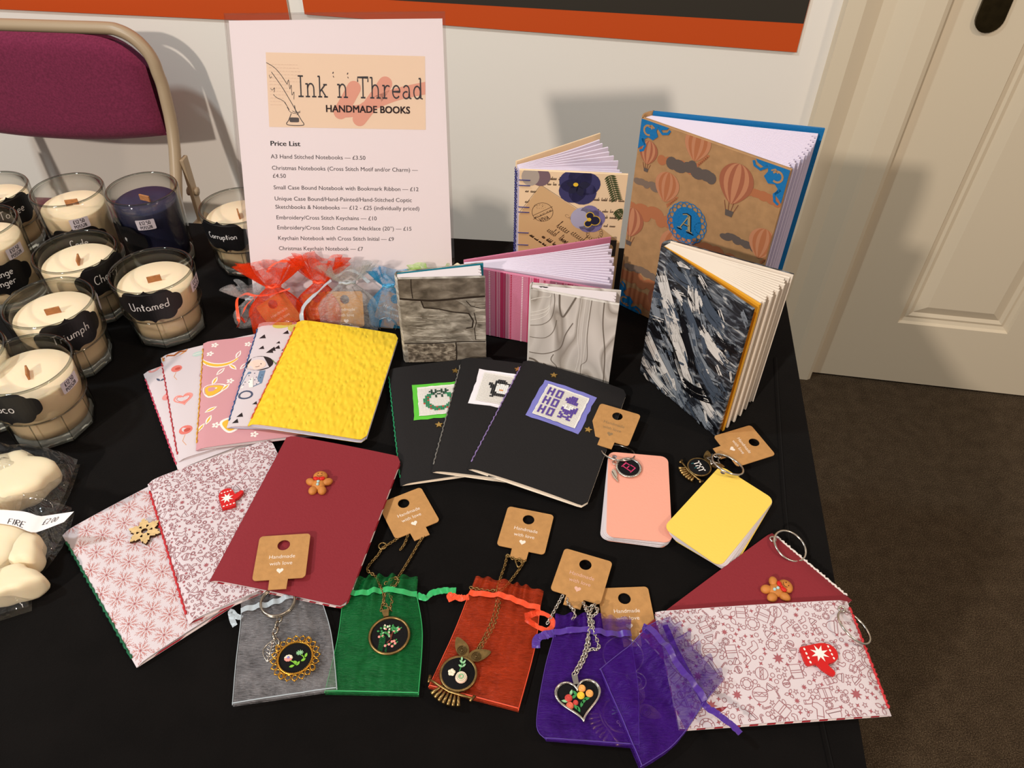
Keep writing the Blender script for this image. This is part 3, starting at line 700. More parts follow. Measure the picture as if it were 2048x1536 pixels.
def booklet(name, label, T, w, h, zt, top, page, art=None, bulge=.0012, pg=.8, lining=None, back=None, r=.006, group=None, thread=None, cat='notebook', splay=0.0, thread_r=.0006, bevel_spine=.003):
    t = thing(name, label, cat, T @ Vector((w / 2, h / 2, 0)), group); t.location.z = (T @ Vector((w / 2, h / 2, 0))).z
    P_ = lambda x: .0009 + (zt - .0009) * (1 - math.exp(-x / bevel_spine)) + bulge * sin(pi * min(1, max(0, x / w))) ** .8
    def ylim(x):
        d = max(0.0, x - (w - r)); k = r - sqrt(max(0, r * r - d * d)); return k, h - k
    def surf(u, v, dz, inset=0.0, zf=None):
        x = inset + (w - 2 * inset) * (1 - (1 - u) ** 1.0); a, b = ylim(x); y = a + inset + (b - a - 2 * inset) * v
        return T @ Vector((x, y, (zf(x) if zf else P_(x)) + dz))
    m = MB(); NX, NY = 28, 10; lining = lining or page
    m.grid(lambda u, v: surf(u, v, 0), NX, NY, top); m.grid(lambda u, v: surf(1 - u, v, -.0005), NX, NY, lining)
    rim = [(i / NX, 0) for i in range(NX + 1)] + [(1, j / NY) for j in range(1, NY + 1)] + [(1 - i / NX, 1) for i in range(1, NX + 1)]
    m.add([surf(u, v, 0) for u, v in rim] + [surf(u, v, -.0005) for u, v in rim], [[i, len(rim) + i, len(rim) + i + 1, i + 1] for i in range(len(rim) - 1)], top, True)
    bk = back or top
    m.grid(lambda u, v: T @ Vector((surf(1 - u, v, 0) * 0 + Vector(((w) * (1 - u), 0, 0))) + Vector((0, ylim(w * (1 - u))[0] + (ylim(w * (1 - u))[1] - ylim(w * (1 - u))[0]) * v, .0002))), NX, 4, bk)
    m.grid(lambda u, v: T @ Vector((w * u, ylim(w * u)[0] + (ylim(w * u)[1] - ylim(w * u)[0]) * v, .0006)), NX, 4, lining)
    m.grid(lambda u, v: T @ Vector((-.0008 * sin(pi * v) , h * u, .0002 + (P_(0) - .0002) * v)), 4, 6, top)
    M = lambda x, y, hh: T @ Vector((x, y, P_(max(0, min(w, x))) + .00012 + hh))
    if art: art(m, M, w, h)
    m.build('cover', t)
    m = MB(); pz = lambda x: .0007 + (P_(x) - .0014) * pg * (.6 + .4 * min(1, x / .01))
    m.grid(lambda u, v: surf(u, v, -.0001, .0012, pz), NX, 4, page); m.grid(lambda u, v: surf(1 - u, v, 0, .0012, lambda x: .0007), NX, 4, page)
    m.add([surf(u, v, -.0001, .0012, pz) for u, v in rim] + [surf(u, v, 0, .0012, lambda x: .0007) for u, v in rim], [[i, len(rim) + i, len(rim) + i + 1, i + 1] for i in range(len(rim) - 1)], page)
    m.build('pages', t)
    if thread:
        m = MB(); N = 60
        m.tube([T @ Vector((-.0006 + .0004 * sin(i * 2.1), h * (.06 + .88 * i / N), .0010 + .0004 * sin(i * 1.3))) for i in range(N + 1)], lambda k: thread_r * (1 + .35 * sin(k * 150)), thread, 6)
        m.build('stitching', t)
    return t, M, T
def clipped(m, M, w, h, mt, sh, hh=0.0, pad=.0003): 
    s = clip(sh, pad, pad, w - pad, h - pad)
    if s[1]: m.put(s, mt, M, hh)
RNG = random.Random(7)

# --- artwork
c_flake = flat('snowflake_print', (200, 120, 110)); c_doodle = flat('doodle_print', (158, 104, 108)); c_doodle2 = flat('doodle_print_dark', (166, 92, 98))
def snowflakes(m, M, w, h):
    def flake(cx, cy, s, rot):
        out = []
        for k in range(10):
            a = rot + tau * k / 10; c, q = cos(a), sin(a); L = s * (1 if k % 2 == 0 else .8)
            ln = lambda r0, o0, r1, o1: stroke([(cx + c * r0 - q * o0, cy + q * r0 + c * o0), (cx + c * r1 - q * o1, cy + q * r1 + c * o1)], .00027)
            out += [ln(.0006, 0, L, 0), ln(L * .55, 0, L * .85, L * .16), ln(L * .55, 0, L * .85, -L * .16), ln(L * .32, 0, L * .55, L * .10), ln(L * .32, 0, L * .55, -L * .10)]
        return join(*out)
    j = 0; y = -.004
    while y < h + .008:
        x = -.003 + (j % 2) * .0085 + j * .0009
        while x < w + .01:
            clipped(m, M, w, h, c_flake, flake(x, y, .0086, (x * 50 + y * 30) % 1)); clipped(m, M, w, h, c_doodle2, ell(x, y, .0007, .0007, 8), .0001); x += .0175
        y += .0128; j += 1
def doodles(scale, seed):
    def art(m, M, w, h):
        rg = random.Random(seed); pts = []; q = .00042
        tries = 0
        while tries < 9000:
            tries += 1; x, y = rg.uniform(0, w), rg.uniform(0, h); r = rg.choice((.0052, .0044, .0030, .0026, .0016)) * scale
            if all((x - a) ** 2 + (y - b) ** 2 > ((r + c) * .80) ** 2 for a, b, c in pts): pts.append((x, y, r))
        for x, y, r in pts:
            rot = rg.uniform(0, tau); o = []; fill = []; k = rg.randrange(8) if r > .0020 * scale else 8 + rg.randrange(3)
            if k == 0:   # bauble
                o = [stroke(ellpts(0, 0, .8, .8, 18), q / r, True), stroke([(-.78, .2), (.78, .2)], q / r), stroke([(-.78, -.2), (.78, -.2)], q / r), stroke([(-.7, -.0), (-.4, .14), (-.1, -.1), (.2, .14), (.5, -.1), (.76, .1)], q / r), stroke(ellpts(0, .92, .14, .14, 8), q / r, True)]
            elif k == 1:  # candy cane
                o = [stroke([(-.3, -.9), (-.3, .4)] + arc(.05, .4, .35, .4, 180, 0, 8), q / r), stroke([(-.08, -.9), (-.08, .4)] + arc(.06, .4, .14, .18, 180, 0, 6), q / r)] + [stroke([(-.3, e), (-.08, e + .18)], q / r) for e in (-.7, -.3, .1)]
            elif k == 2:  # parcel
                o = [stroke([(-.75, -.75), (.75, -.75), (.75, .45), (-.75, .45)], q / r, True), stroke([(-.12, -.75), (-.12, .45)], q / r), stroke([(.12, -.75), (.12, .45)], q / r), stroke(ellpts(-.3, .65, .28, .16, 10, -.4), q / r, True), stroke(ellpts(.3, .65, .28, .16, 10, .4), q / r, True)]
            elif k == 3:  # holly
                o = [stroke(leafpts(.5 * cos(b), .5 * sin(b), .9, .5, b, 5), q / r, True) for b in (.3, 2.4, 4.4)]; fill = [ell(.12 * cos(b), .12 * sin(b), .13, .13, 8) for b in (0, 2.1, 4.2)]
            elif k == 4:  # stocking
                o = [stroke([(-.4, .85), (.3, .85), (.3, -.1), (.75, -.35), (.7, -.75), (.2, -.8), (-.35, -.5)], q / r, True), stroke([(-.4, .55), (.3, .55)], q / r)]
            elif k == 5:  # bobble hat
                o = [stroke([(-.75, -.4)] + arc(0, -.4, .7, .9, 180, 0, 8) + [(.75, -.4)], q / r, True), stroke(rrect(-.85, -.75, .85, -.4, .1, 2), q / r, True), stroke(ellpts(0, .68, .2, .2, 9), q / r, True)]
            elif k == 6: fill = [poly(starpts(0, 0, .66, .3, 8, rot))]
            elif k == 7:  # biscuit
                o = [stroke(ellpts(0, 0, .78, .78, 16), q / r, True), stroke(ellpts(0, 0, .5, .5, 12), q / r, True)] + [stroke([(.5 * cos(b), .5 * sin(b)), (.78 * cos(b), .78 * sin(b))], q / r) for b in [tau * i / 8 for i in range(8)]]
            elif k == 8: o = [stroke(starpts(0, 0, .95, .4, 5, rot), q / r, True)]
            elif k == 9: o = [stroke(ellpts(0, 0, .75, .75, 10), q / r, True)]
            else: fill = [poly(starpts(0, 0, .9, .35, 4, rot))]
            if o: clipped(m, M, w, h, c_doodle, xf(join(*o), r, rot if k != 8 else 0, x, y))
            if fill: clipped(m, M, w, h, c_doodle2 if k != 6 else c_doodle2, xf(join(*fill), r, rot, x, y), .00005)
    return art
lemon = flat('fruit_yellow', (240, 184, 62)); pinkbg = flat('pink_card', (210, 150, 156)); offw = flat('print_white', (246, 236, 228)); coral = flat('print_coral', (224, 120, 110)); burger = flat('print_orange', (226, 150, 76))
mauve = flat('print_mauve', (176, 140, 152)); slate = flat('print_slate', (74, 82, 106)); blk = flat('print_black', (40, 30, 32)); pblue = flat('print_blue', (108, 132, 160)); olive = flat('print_olive', (206, 196, 96)); green = flat('print_green', (110, 132, 70)); purp = flat('print_purple', (150, 110, 176)); mint = flat('print_mint', (190, 208, 200)); beigep = flat('print_skin', (238, 206, 190))
def fruit_art(m, M, w, h):
    put = lambda mt, sh, hh: clipped(m, M, w, h, mt, sh, hh)
    def fr(p, q): put(offw, poly([(a * 1.0, b) for a, b in p]), .0); put(lemon, poly(q), .0001)
    for x, y, s, rot in ((.010, .073, .012, .3), (.028, .024, .013, .5), (.066, .026, .010, .2), (.055, .142, .011, .1), (.085, .07, .012, .6)):
        pear = [(cos(a) * s * (.75 + .25 * cos(a)) , sin(a) * s * (.62 - .12 * cos(a))) for a in [tau * i / 22 for i in range(22)]]
        R_ = lambda k: [(x + k * (cos(rot) * a - sin(rot) * b), y + k * (sin(rot) * a + cos(rot) * b)) for a, b in pear]
        fr(R_(1.22), R_(.92)); put(offw, ell(x + s * .35, y + s * .2, s * .10, s * .07, 8), .0002)
    for x, y, s in ((.018, .112, .02), (.075, .105, .018)):   # bananas
        for k, mt, hh in ((.0062, offw, 0), (.0034, lemon, .0001)):
            a = arc(x, y + .018, s, .022, 200, 320, 10); put(mt, stroke(a, [k * (.35 + .65 * sin(pi * i / 10)) for i in range(11)]), hh)
    seen = []
    for i in range(110):
        x, y = RNG.uniform(.002, w), RNG.uniform(.004, h); rot = RNG.choice((.9, 1.2, 2.2, .5, 2.6))
        if min((x - a) ** 2 + (y - b) ** 2 for a, b in ((.010, .073), (.028, .024), (.066, .026), (.055, .142), (.018, .112), (.085, .07), (.075, .105))) < .00016 or any((x - a) ** 2 + (y - b) ** 2 < .00007 for a, b in seen): continue
        seen.append((x, y))
        if i % 4 == 0: put(offw, join(*[ell(x + .0022 * cos(b), y + .0022 * sin(b), .0016, .0012, 8, b) for b in [tau * k / 5 for k in range(5)]]), 0); put(pinkbg, ell(x, y, .0008, .0008, 8), .0001)
        else: put(offw, poly(leafpts(x, y, .0125, .0046, rot)), 0); put(lemon if i % 2 else pinkbg, poly(leafpts(x, y, .0095, .0018, rot)), .0001)
def party_art(m, M, w, h):
    put = lambda mt, sh, hh=0.0: clipped(m, M, w, h, mt, sh, hh)
    put(burger, ell(.012, .146, .014, .006, 20, .2)); put(flat('print_brown', (170, 96, 52)), stroke([(.0, .143), (.006, .146), (.012, .143), (.018, .147), (.024, .145)], .0022), .0001)
    for x, y, s in ((.012, .122, .0052), (.010, .034, .006), (.04, .09, .005), (.07, .12, .006)):
        put(coral, ell(x, y, s, s * .92, 16)); put(burger, stroke([(x - s * .2, y - s), (x - s * .7, y - s * 2.1), (x - s * .3, y - s * 3.2)], .0004)); put(flat('print_brick', (196, 84, 72)), ell(x + s * .2, y - s * .1, s * .5, s * .35, 10), .0001)
    put(flat('print_salmon', (236, 150, 140)), poly(heartpts(.013, .076, .018))); put(coral, stroke(heartpts(.013, .076, .012), .0004, True), .0001)
    for x, y, mt in ((.036, .103, mauve), (.034, .136, mint), (.06, .06, mauve), (.05, .03, mint)): put(mt, ell(x, y, .0055, .0036, 16, .1)); put(offw, stroke([(x - .005, y), (x + .005, y + .0008)], .0006), .0001)
def floral_art(m, M, w, h):
    put = lambda mt, sh, hh=0.0: clipped(m, M, w, h, mt, sh, hh)
    for x, y, s in ((.010, .142, .006), (.019, .144, .005), (.014, .096, .007), (.03, .05, .006), (.06, .12, .006)): put(flat('print_blush', (226, 150, 146)), ell(x, y, s, s * .7, 14, .3))
    for x, y, r0 in ((.010, .124, -.5), (.016, .104, -1.0), (.018, .092, .6), (.018, .02, -.5), (.04, .08, .2)):
        for k in range(4): put(slate, poly(leafpts(x + .0045 * k * cos(r0), y + .0045 * k * sin(r0), .006, .0022, r0 + (.7 if k % 2 else -.7))), .0001)
    for x, y in ((.014, .056), (.019, .05), (.05, .03)): put(pblue, poly(heartpts(x, y, .006)), .0001); put(pblue, poly(heartpts(x + .004, y - .004, .005)), .0001)
def lady_art(m, M, w, h):
    put = lambda mt, sh, hh=0.0: clipped(m, M, w, h, mt, sh, hh)
    for i in range(30):
        x, y, s = RNG.uniform(.006, .055), RNG.choice((RNG.uniform(.098, .132), RNG.uniform(.004, .03))), RNG.uniform(.0018, .0038)
        put(blk, poly([(x - s, y - s * .8), (x + s, y - s * .8), (x + s * .3, y + s)]))
    put(olive, ell(.024, .144, .010, .006, 18, .3)); put(olive, ell(.040, .138, .010, .007, 18, -.2)); put(burger, join(*[ell(.03 + .003 * k, .141, .0006, .0006, 6) for k in range(5)]), .0001)
    put(blk, ell(.012, .084, .0135, .0105, 24)); put(beigep, ell(.010, .082, .0088, .0072, 20), .0001); put(blk, ell(.014, .083, .0006, .0006, 8), .0002); put(blk, stroke(arc(.0105, .0815, .003, .003, 250, 330, 6), .0004), .0002)
    put(pblue, poly([(.004, .072), (.020, .074), (.020, .056), (.012, .050), (.0, .056)]), .0001)
    for i in range(14): put(slate, ell(.003 + (i * .0047) % .016, .054 + (i * .0031) % .018, .0006, .0006, 6), .0002)
    put(offw, poly([(.001, .050), (.010, .064), (.013, .050)]), .0003); put(slate, stroke(ellpts(.008, .040, .006, .005, 16), .0018, True), .0001)
    for k in range(7): put(green, stroke([(.036, .072), (.024 + .004 * k, .060 + .006 * abs(k - 3) * .6 + .018)], .0009), .0001)
    put(purp, ell(.034, .044, .0062, .0045, 16)); put(flat('print_violet', (112, 108, 190)), ell(.033, .039, .0058, .003, 16), .0001)
    put(burger, poly([(.027, .037), (.040, .037), (.035, .016)]), .00015)
    for k in range(4): put(flat('print_brown', (170, 96, 52)), stroke([(.0285 + k * .001, .033 - .004 * k), (.0392 - k * .001, .033 - .004 * k)], .0004), .0002)
def emboss(nt, co):
    v = nt.nodes.new('ShaderNodeTexVoronoi'); v.inputs['Scale'].default_value = 260; v.feature = 'SMOOTH_F1'
    mp = nt.nodes.new('ShaderNodeMapping'); mp.inputs['Scale'].default_value = (1.0, .55, 1); mp.inputs['Rotation'].default_value = (0, 0, .5); nt.links.new(co, mp.inputs[0])
    n = nt.nodes.new('ShaderNodeTexNoise'); n.inputs['Scale'].default_value = 60; nt.links.new(mp.outputs[0], n.inputs[0])
    mx = nt.nodes.new('ShaderNodeVectorMath'); mx.operation = 'MULTIPLY_ADD'; mx.inputs[1].default_value = (.005, .005, .005); nt.links.new(n.outputs[1], mx.inputs[0]); nt.links.new(mp.outputs[0], mx.inputs[2])
    nt.links.new(mx.outputs[0], v.inputs['Vector']); return v.outputs['Distance']
yellow_emb = ramp_mat('yellow_embossed_card', [(0, (244, 206, 44)), (1, (240, 194, 36))], emboss, .5, 1.0)
yellow_emb.node_tree.nodes['Bump'].inputs['Distance'].default_value = .0018

def spineT(bl, tl, z, tilt=0.0): return frame(at(*bl, z), at(*tl, z), None, tilt, 0, 'y')
thr = lambda n, rgb: mat(n, rgb, .5, bump=.5, bscale=900)
G1 = 'patterned notebooks fanned out behind the maroon one'
lift = [.0006, .0042, .0078, .0112, .0146]
booklet('notebook', 'white notebook with a pink floral print, lowest in the fan', spineT((359, 943), (290, 752), TZ + .003), .1, .1425, .0028, white_card, paper_w, floral_art, group=G1, thread=thr('pink_thread', (206, 70, 96)))
booklet('notebook', 'white notebook printed with balloons, macarons and a heart', spineT((359, 924), (325, 724), TZ + .0055, .022), .105, .148, .003, white_card, paper_w, party_art, .0018, .5, group=G1, thread=thr('red_thread', (186, 44, 52)))
booklet('notebook', 'pink notebook with a lemon, pear and leaf print', spineT((394, 902), (408, 695), TZ + .010, .06), .105, .148, .003, pinkbg, paper_w, fruit_art, .001, .6, group=G1, thread=thr('amber_thread', (220, 160, 50)))
booklet('notebook', 'white notebook printed with a dark-haired figure, triangles and ice cream', spineT((455, 857), (516, 660), TZ + .0135, .085), .105, .148, .003, white_card, paper_w, lady_art, .002, .5, lining=flat('lilac_lining', (206, 204, 228)), group=G1, thread=thr('blue_thread', (40, 84, 140)))
booklet('notebook', 'bright yellow embossed notebook on top of the fan', spineT((497, 853), (590, 658), TZ + .017, .10), .105, .148, .0046, yellow_emb, paper_w, None, .001, .75, lining=flat('lilac_lining', (206, 204, 228)), group=G1, thread=thr('coral_thread', (214, 96, 74)))

# --- black notebooks with cross-stitch patches
gold = mat('gold_metal', (206, 168, 96), 0.35, 0.9); aida = flat('aida_cloth', (240, 234, 226), .85, bump=.6, bscale=900); aida_hole = flat('aida_holes', (188, 180, 174), .9)
def px_art(rows, keys, cell):
    out = {}
    H_ = len(rows)
    for j, row in enumerate(rows):
        for i, ch_ in enumerate(row):
            if ch_ in keys: out.setdefault(ch_, []).append(((i - len(row) / 2) * cell, (H_ / 2 - j - 1) * cell))
    return out
WREATH = ['....b.b..b.b....', '...bb.bbbb.bb...', '....bbb..bbb....', '..gggb.bb.bggg..', '.ggg..b..b..ggg.', '.grg..b..b..ggr.', 'ggg..........ggg', 'ggr..........rgg', 'ggg..........ggg', 'rgg..........ggg', '.ggg........ggr.', '.ggrg......gggg.', '..ggggrggrgggg..', '...rgggggggr....', '.....ggrgg......']
PENG = ['.....kkkk.......', '....kkkkkk......', '....kkkkkkkk....', '.kk.kw.ww.wkk...', '.kkkk.wwwww.kk..', '..kkkwwwwwwwkk..', '..kkkwwwwwwwkkk.', '...kkwwoowwwkkk.', '...kkwwwwwwwkkk.', '...kkkwwwwwkkk..', '...kkkkkkkkkkk..', '....kkkkkkkkk...', '...kk......kk...']
HO = ['p.p.ppp..........', 'p.p.p.p....ppp...', 'ppp.p.p...pppp...', 'p.p.p.p..ppppp...', 'p.p.ppp..pppppp..', '..........ppppp..', 'p.p.ppp..........', 'p.p.p.p...w.ww.p.', 'ppp.p.p..ww.wwpp.', 'p.p.p.p..pwwwppp.', 'p.p.ppp..ppppppp.', '..........ppppp..', 'p.p.ppp..p.pp.p..', 'p.p.p.p..pp..pp..', 'ppp.p.p...pppp...', 'p.p.p.p..pp..pp..', 'p.p.ppp..........']
thread_m = {k: flat('stitch_' + n, c, .7) for k, n, c in (('g', 'green', (30, 130, 84)), ('b', 'bottle', (22, 62, 46)), ('r', 'red', (190, 70, 50)), ('k', 'black', (24, 26, 30)), ('w', 'white', (246, 244, 240)), ('o', 'orange', (230, 150, 90)), ('p', 'purple', (92, 66, 156)))}
def wob(w, h, amp, n, seed):
    rg = random.Random(seed); p = []
    for (x0, y0), (x1, y1) in (((0, 0), (w, 0)), ((w, 0), (w, h)), ((w, h), (0, h)), ((0, h), (0, 0))):
        for i in range(n): f = i / n; p.append((x0 + (x1 - x0) * f + rg.uniform(-amp, amp), y0 + (y1 - y0) * f + rg.uniform(-amp, amp)))
    return p
def patch(t, M, cx, cy, w, h, backing, rows, rot=0.0, seed=1, cell=.00165):
    M2 = lambda x, y, hh: M(cx + x * cos(rot) - y * sin(rot), cy + x * sin(rot) + y * cos(rot), hh + .0004)
    m = MB(); o = [(x - w / 2, y - h / 2) for x, y in wob(w, h, .0007, 8, seed)]; m.put(poly(o), backing, M2); m.build('backing_card', t)
    m = MB(); iw, ih = w * .80, h * .82; o = [(x - iw / 2, y - ih / 2) for x, y in wob(iw, ih, .0003, 14, seed + 5)]; m.put(poly(o), aida, M2, .0005)
    nx, ny = int(iw / .0012), int(ih / .0015); hs = [rect(-iw / 2 + .0009 + i * .0012, -ih / 2 + .0009 + j * .0015, -iw / 2 + .0013 + i * .0012, -ih / 2 + .0018 + j * .0015) for i in range(nx - 1) for j in range(ny - 1)]
    m.put(join(*hs), aida_hole, M2, .0006)
    for ch_, cells in px_art(rows, thread_m, cell).items(): m.put(join(*[rect(x + .0001, y + .0001, x + cell - .0001, y + cell - .0001) for x, y in cells]), thread_m[ch_], M2, .0009)
    m.build('cross_stitch', t)
def star_stud(t, T, M, x, y, rot, r=.0038):
    m = MB(); p = M(x, y, 0); m.prism(starpts(0, 0, r, r * .45, 5, rot), 0, .0010, gold, Matrix.Translation(p)); m.build('star', t)
G2 = 'black notebooks with cross-stitch patches'
t, M, T = booklet('notebook', 'black notebook with a stitched green wreath patch, lowest of three', spineT((803, 973), (778, 746), TZ + .003), .105, .148, .0032, black_card, paper_c, None, group=G2, thread=thr('green_thread', (30, 140, 90)))
patch(t, M, *loc(T, 879, 801, TZ + .007), .050, .047, flat('lime_card', (96, 196, 62)), WREATH, -.05, 3, .0019); star_stud(t, T, M, *loc(T, 911, 743, TZ + .007), 1.5); star_stud(t, T, M, *loc(T, 878, 851, TZ + .007), 1.7)
t, M, T = booklet('notebook', 'black notebook with a stitched penguin on a white patch', spineT((864, 946), (926, 716), TZ + .0080, .042), .105, .148, .0036, black_card, paper_c, None, .002, .8, group=G2, thread=thr('black_white_thread', (120, 116, 110)))
patch(t, M, *loc(T, 1003, 781, TZ + .011), .053, .048, flat('white_backing', (244, 236, 240)), PENG, -.06, 4, .0019); star_stud(t, T, M, *loc(T, 1036, 740, TZ + .011), 1.5)
t, M, T = booklet('notebook', 'black notebook with a purple stitched patch, uppermost of three', spineT((936, 940), (1046, 728), TZ + .0124, .08), .105, .148, .0038, black_card, paper_c, None, .0022, .85, group=G2, thread=thr('lilac_thread', (140, 116, 170)))
patch(t, M, *loc(T, 1122, 814, TZ + .013), .052, .052, flat('periwinkle_card', (128, 126, 200)), HO, -.05, 6, .0021); star_stud(t, T, M, *loc(T, 1107, 755, TZ + .013), 1.5); star_stud(t, T, M, *loc(T, 1176, 862, TZ + .010), 1.3)

# --- festive notebooks
def extr(t, name, outline, M, cx, cy, rot, h0, th, mt, holes=(), label=None):
    q = MB(); R_ = lambda l: [(cx + x * cos(rot) - y * sin(rot), cy + x * sin(rot) + y * cos(rot)) for x, y in l]
    base = M(cx, cy, 0).z
    o = R_(outline); hs = [R_(h_) for h_ in holes]; q.prism([(M(x, y, 0).x, M(x, y, 0).y) for x, y in o], base + h0, base + h0 + th, mt, None, None, [[(M(x, y, 0).x, M(x, y, 0).y) for x, y in h_] for h_ in hs])
    return q
plywood = flat('plywood', (218, 184, 130), .7, var=.15, vscale=300); burnt = flat('burnt_edge', (70, 44, 24), .8)
felt_red = flat('red_resin', (206, 30, 30), .45); ginger = mat('gingerbread', (196, 122, 52), .55, spec=.4, var=.12, vscale=200); bow_red = flat('bow_red', (206, 34, 26), .4); pearl = flat('pearl_blue', (176, 206, 204), .4)
def flake_charm(t, M, cx, cy, R):
    pts = []
    for k in range(6):
        a = tau * k / 6
        for da, rr in ((-.52, .60), (-.36, .74), (-.27, .86), (-.17, .80), (-.13, .93), (0, 1.06), (.13, .93), (.17, .80), (.27, .86), (.36, .70)): pts.append((R * rr * cos(a + da), R * rr * sin(a + da)))
    holes = [ellpts(0, 0, R * .2, R * .2, 12)] + [[(R * .27 * cos(a) , R * .27 * sin(a)), (R * .47 * cos(a - .20), R * .47 * sin(a - .20)), (R * .50 * cos(a), R * .50 * sin(a)), (R * .47 * cos(a + .20), R * .47 * sin(a + .20))] for a in [tau * (k + .5) / 6 for k in range(6)]]
    q = extr(t, 'c', pts, M, cx, cy, .2, .0006, .0024, plywood, holes); q.mats.append(burnt)
    for i, f in enumerate(q.f):
        if len(f) == 4: q.m[i] = 1
    q.build('wooden_snowflake', t, 'wooden snowflake charm')
def mitten(t, M, cx, cy, rot, s):
    o = smooth([Vector((x * s, y * s, 0)) for x, y in ((-.42, -.62), (.34, -.66), (.38, -.25), (.62, -.12), (.9, .12), (.98, .28), (.82, .36), (.5, .22), (.42, .5), (.3, .75), (0, .86), (-.3, .74), (-.46, .4), (-.46, 0), (-.42, -.62))], 3)[:-1]
    o = [(p.x, p.y) for p in o]
    q = extr(t, 'm', o, M, cx, cy, rot, .0004, .0028, felt_red)
    M2 = lambda x, y, hh: Vector((M(cx + x * cos(rot) - y * sin(rot), cy + x * sin(rot) + y * cos(rot), 0).xy.to_tuple() + (M(cx, cy, 0).z + .0032 + .0002 + hh,)))
    q.put(poly(starpts(-.02 * s, .08 * s, .40 * s, .17 * s, 8, .2)), offw, M2)
    for k in range(4): q.put(ell((-.3 + .2 * k) * s, -.48 * s, .065 * s, .045 * s, 8), offw, M2); q.put(ell((-.26 + .18 * k) * s, .58 * s, .06 * s, .04 * s, 8), offw, M2)
    q.build('mitten_charm', t, 'red mitten charm with a white star')
def gingerbread(t, M, cx, cy, rot, s):
    q = MB(); p = M(cx, cy, .0002); T2 = Matrix.Translation(p) @ Matrix.Rotation(rot, 4, 'Z')
    for x, y, a, b, r0 in ((0, .44, .40, .36, 0), (0, -.12, .38, .42, 0), (-.46, .04, .30, .22, -.45), (.46, .04, .30, .22, .45), (-.25, -.56, .24, .28, -.25), (.25, -.56, .24, .28, .25)):
        q.ball((x * s, y * s, .0012), s, ginger, a, b, .0030 / s, 10, T2, r0)
    b_ = q.build('gingerbread_charm', t, 'gingerbread figure charm with a red bow')
    d = MB()
    for sx in (-.17, .17): d.ball((sx * s, .14 * s, .0040), s, bow_red, .17, .12, .0012 / s, 8, T2, sx * 2)
    d.ball((0, .14 * s, .0044), s, bow_red, .08, .08, .0010 / s, 6, T2); d.build('bow', b_)
    d = MB()
    for y in (-.08, -.28): d.ball((0, y * s, .0042), s * .085, pearl, 1, 1, 1, 8, T2)
    d.build('button', b_)
    d = MB(); fc = flat('icing_brown', (92, 44, 22)); zf = .0043
    for x in (-.1, .1): d.ball((x * s, .5 * s, .0041), s * .035, fc, 1, 1, .6, 6, T2)
    d.tube([(.17 * s * cos(a), .44 * s + .14 * s * sin(a), zf) for a in [radians(200 + 14 * i) for i in range(11)]], .00016, fc, 5, T=T2); d.build('face', b_)
G3 = 'festive stitched notebooks'
t, M, T = booklet('notebook', 'white notebook with red snowflakes and a wooden snowflake charm', spineT((276, 1335), (129, 1074), TZ + .0012), .105, .148, .0032, white_card, paper_w, snowflakes, .0014, .35, lining=striped, group=G3, thread=thr('emerald_thread', (16, 96, 60)), thread_r=.0009)
flake_charm(t, M, *loc(T, 291, 1066, TZ + .006), .0125)
t, M, T = booklet('notebook', 'white notebook with small festive line drawings and a red mitten charm', spineT((380, 1249), (299, 974), TZ + .0066, .03), .105, .1485, .0040, white_card, paper_w, doodles(.78, 5), .002, .5, lining=striped, group=G3, thread=thr('scarlet_thread', (196, 40, 46)), thread_r=.0009)
mitten(t, M, *loc(T, 457, 1003, TZ + .011), -.1, .0135)
t, M, T = booklet('notebook', 'plain maroon notebook with a gingerbread charm, uppermost of the festive fan', spineT((421, 1164), (572, 881), TZ + .0118, .066), .105, .149, .0042, red_card, paper_w, None, .0012, .6, lining=striped, group=G3)
gingerbread(t, M, *loc(T, 638, 963, TZ + .017), 0.03, .0150)
# ------------------------------------------------------------------ standing hand-bound books
def V2(x, y): return Vector((x, y, 0))
def cover_slab(m, O, d, n, w, h, t, mt, inner=None, z0=TZ + .0006):
    """board standing upright: O spine edge, d direction away from the spine, n outward normal"""
    i = inner or mt; b = min(.0006, t / 3)
    prof = [(0, 0), (t - b, 0), (t, b), (t, h - b), (t - b, h), (0, h)]
    def pt(a, nn, z): return O + d * a + n * nn + Vector((0, 0, z0 + z))
    A = [pt(0, q, z) for q, z in prof]; B = [pt(w, q, z) for q, z in prof]; k = len(prof)
    m.add(A + B, [[j, k + j, k + (j + 1) % k, (j + 1) % k] for j in range(k - 1)], mt); m.add(A + B, [[0, k - 1, 2 * k - 1, k]], i); m.add(A + B, [list(range(k)), [k + j for j in range(k)][::-1]], mt)
    return lambda x, y, hh=0.0: pt(x, t + .00012 + hh, y)
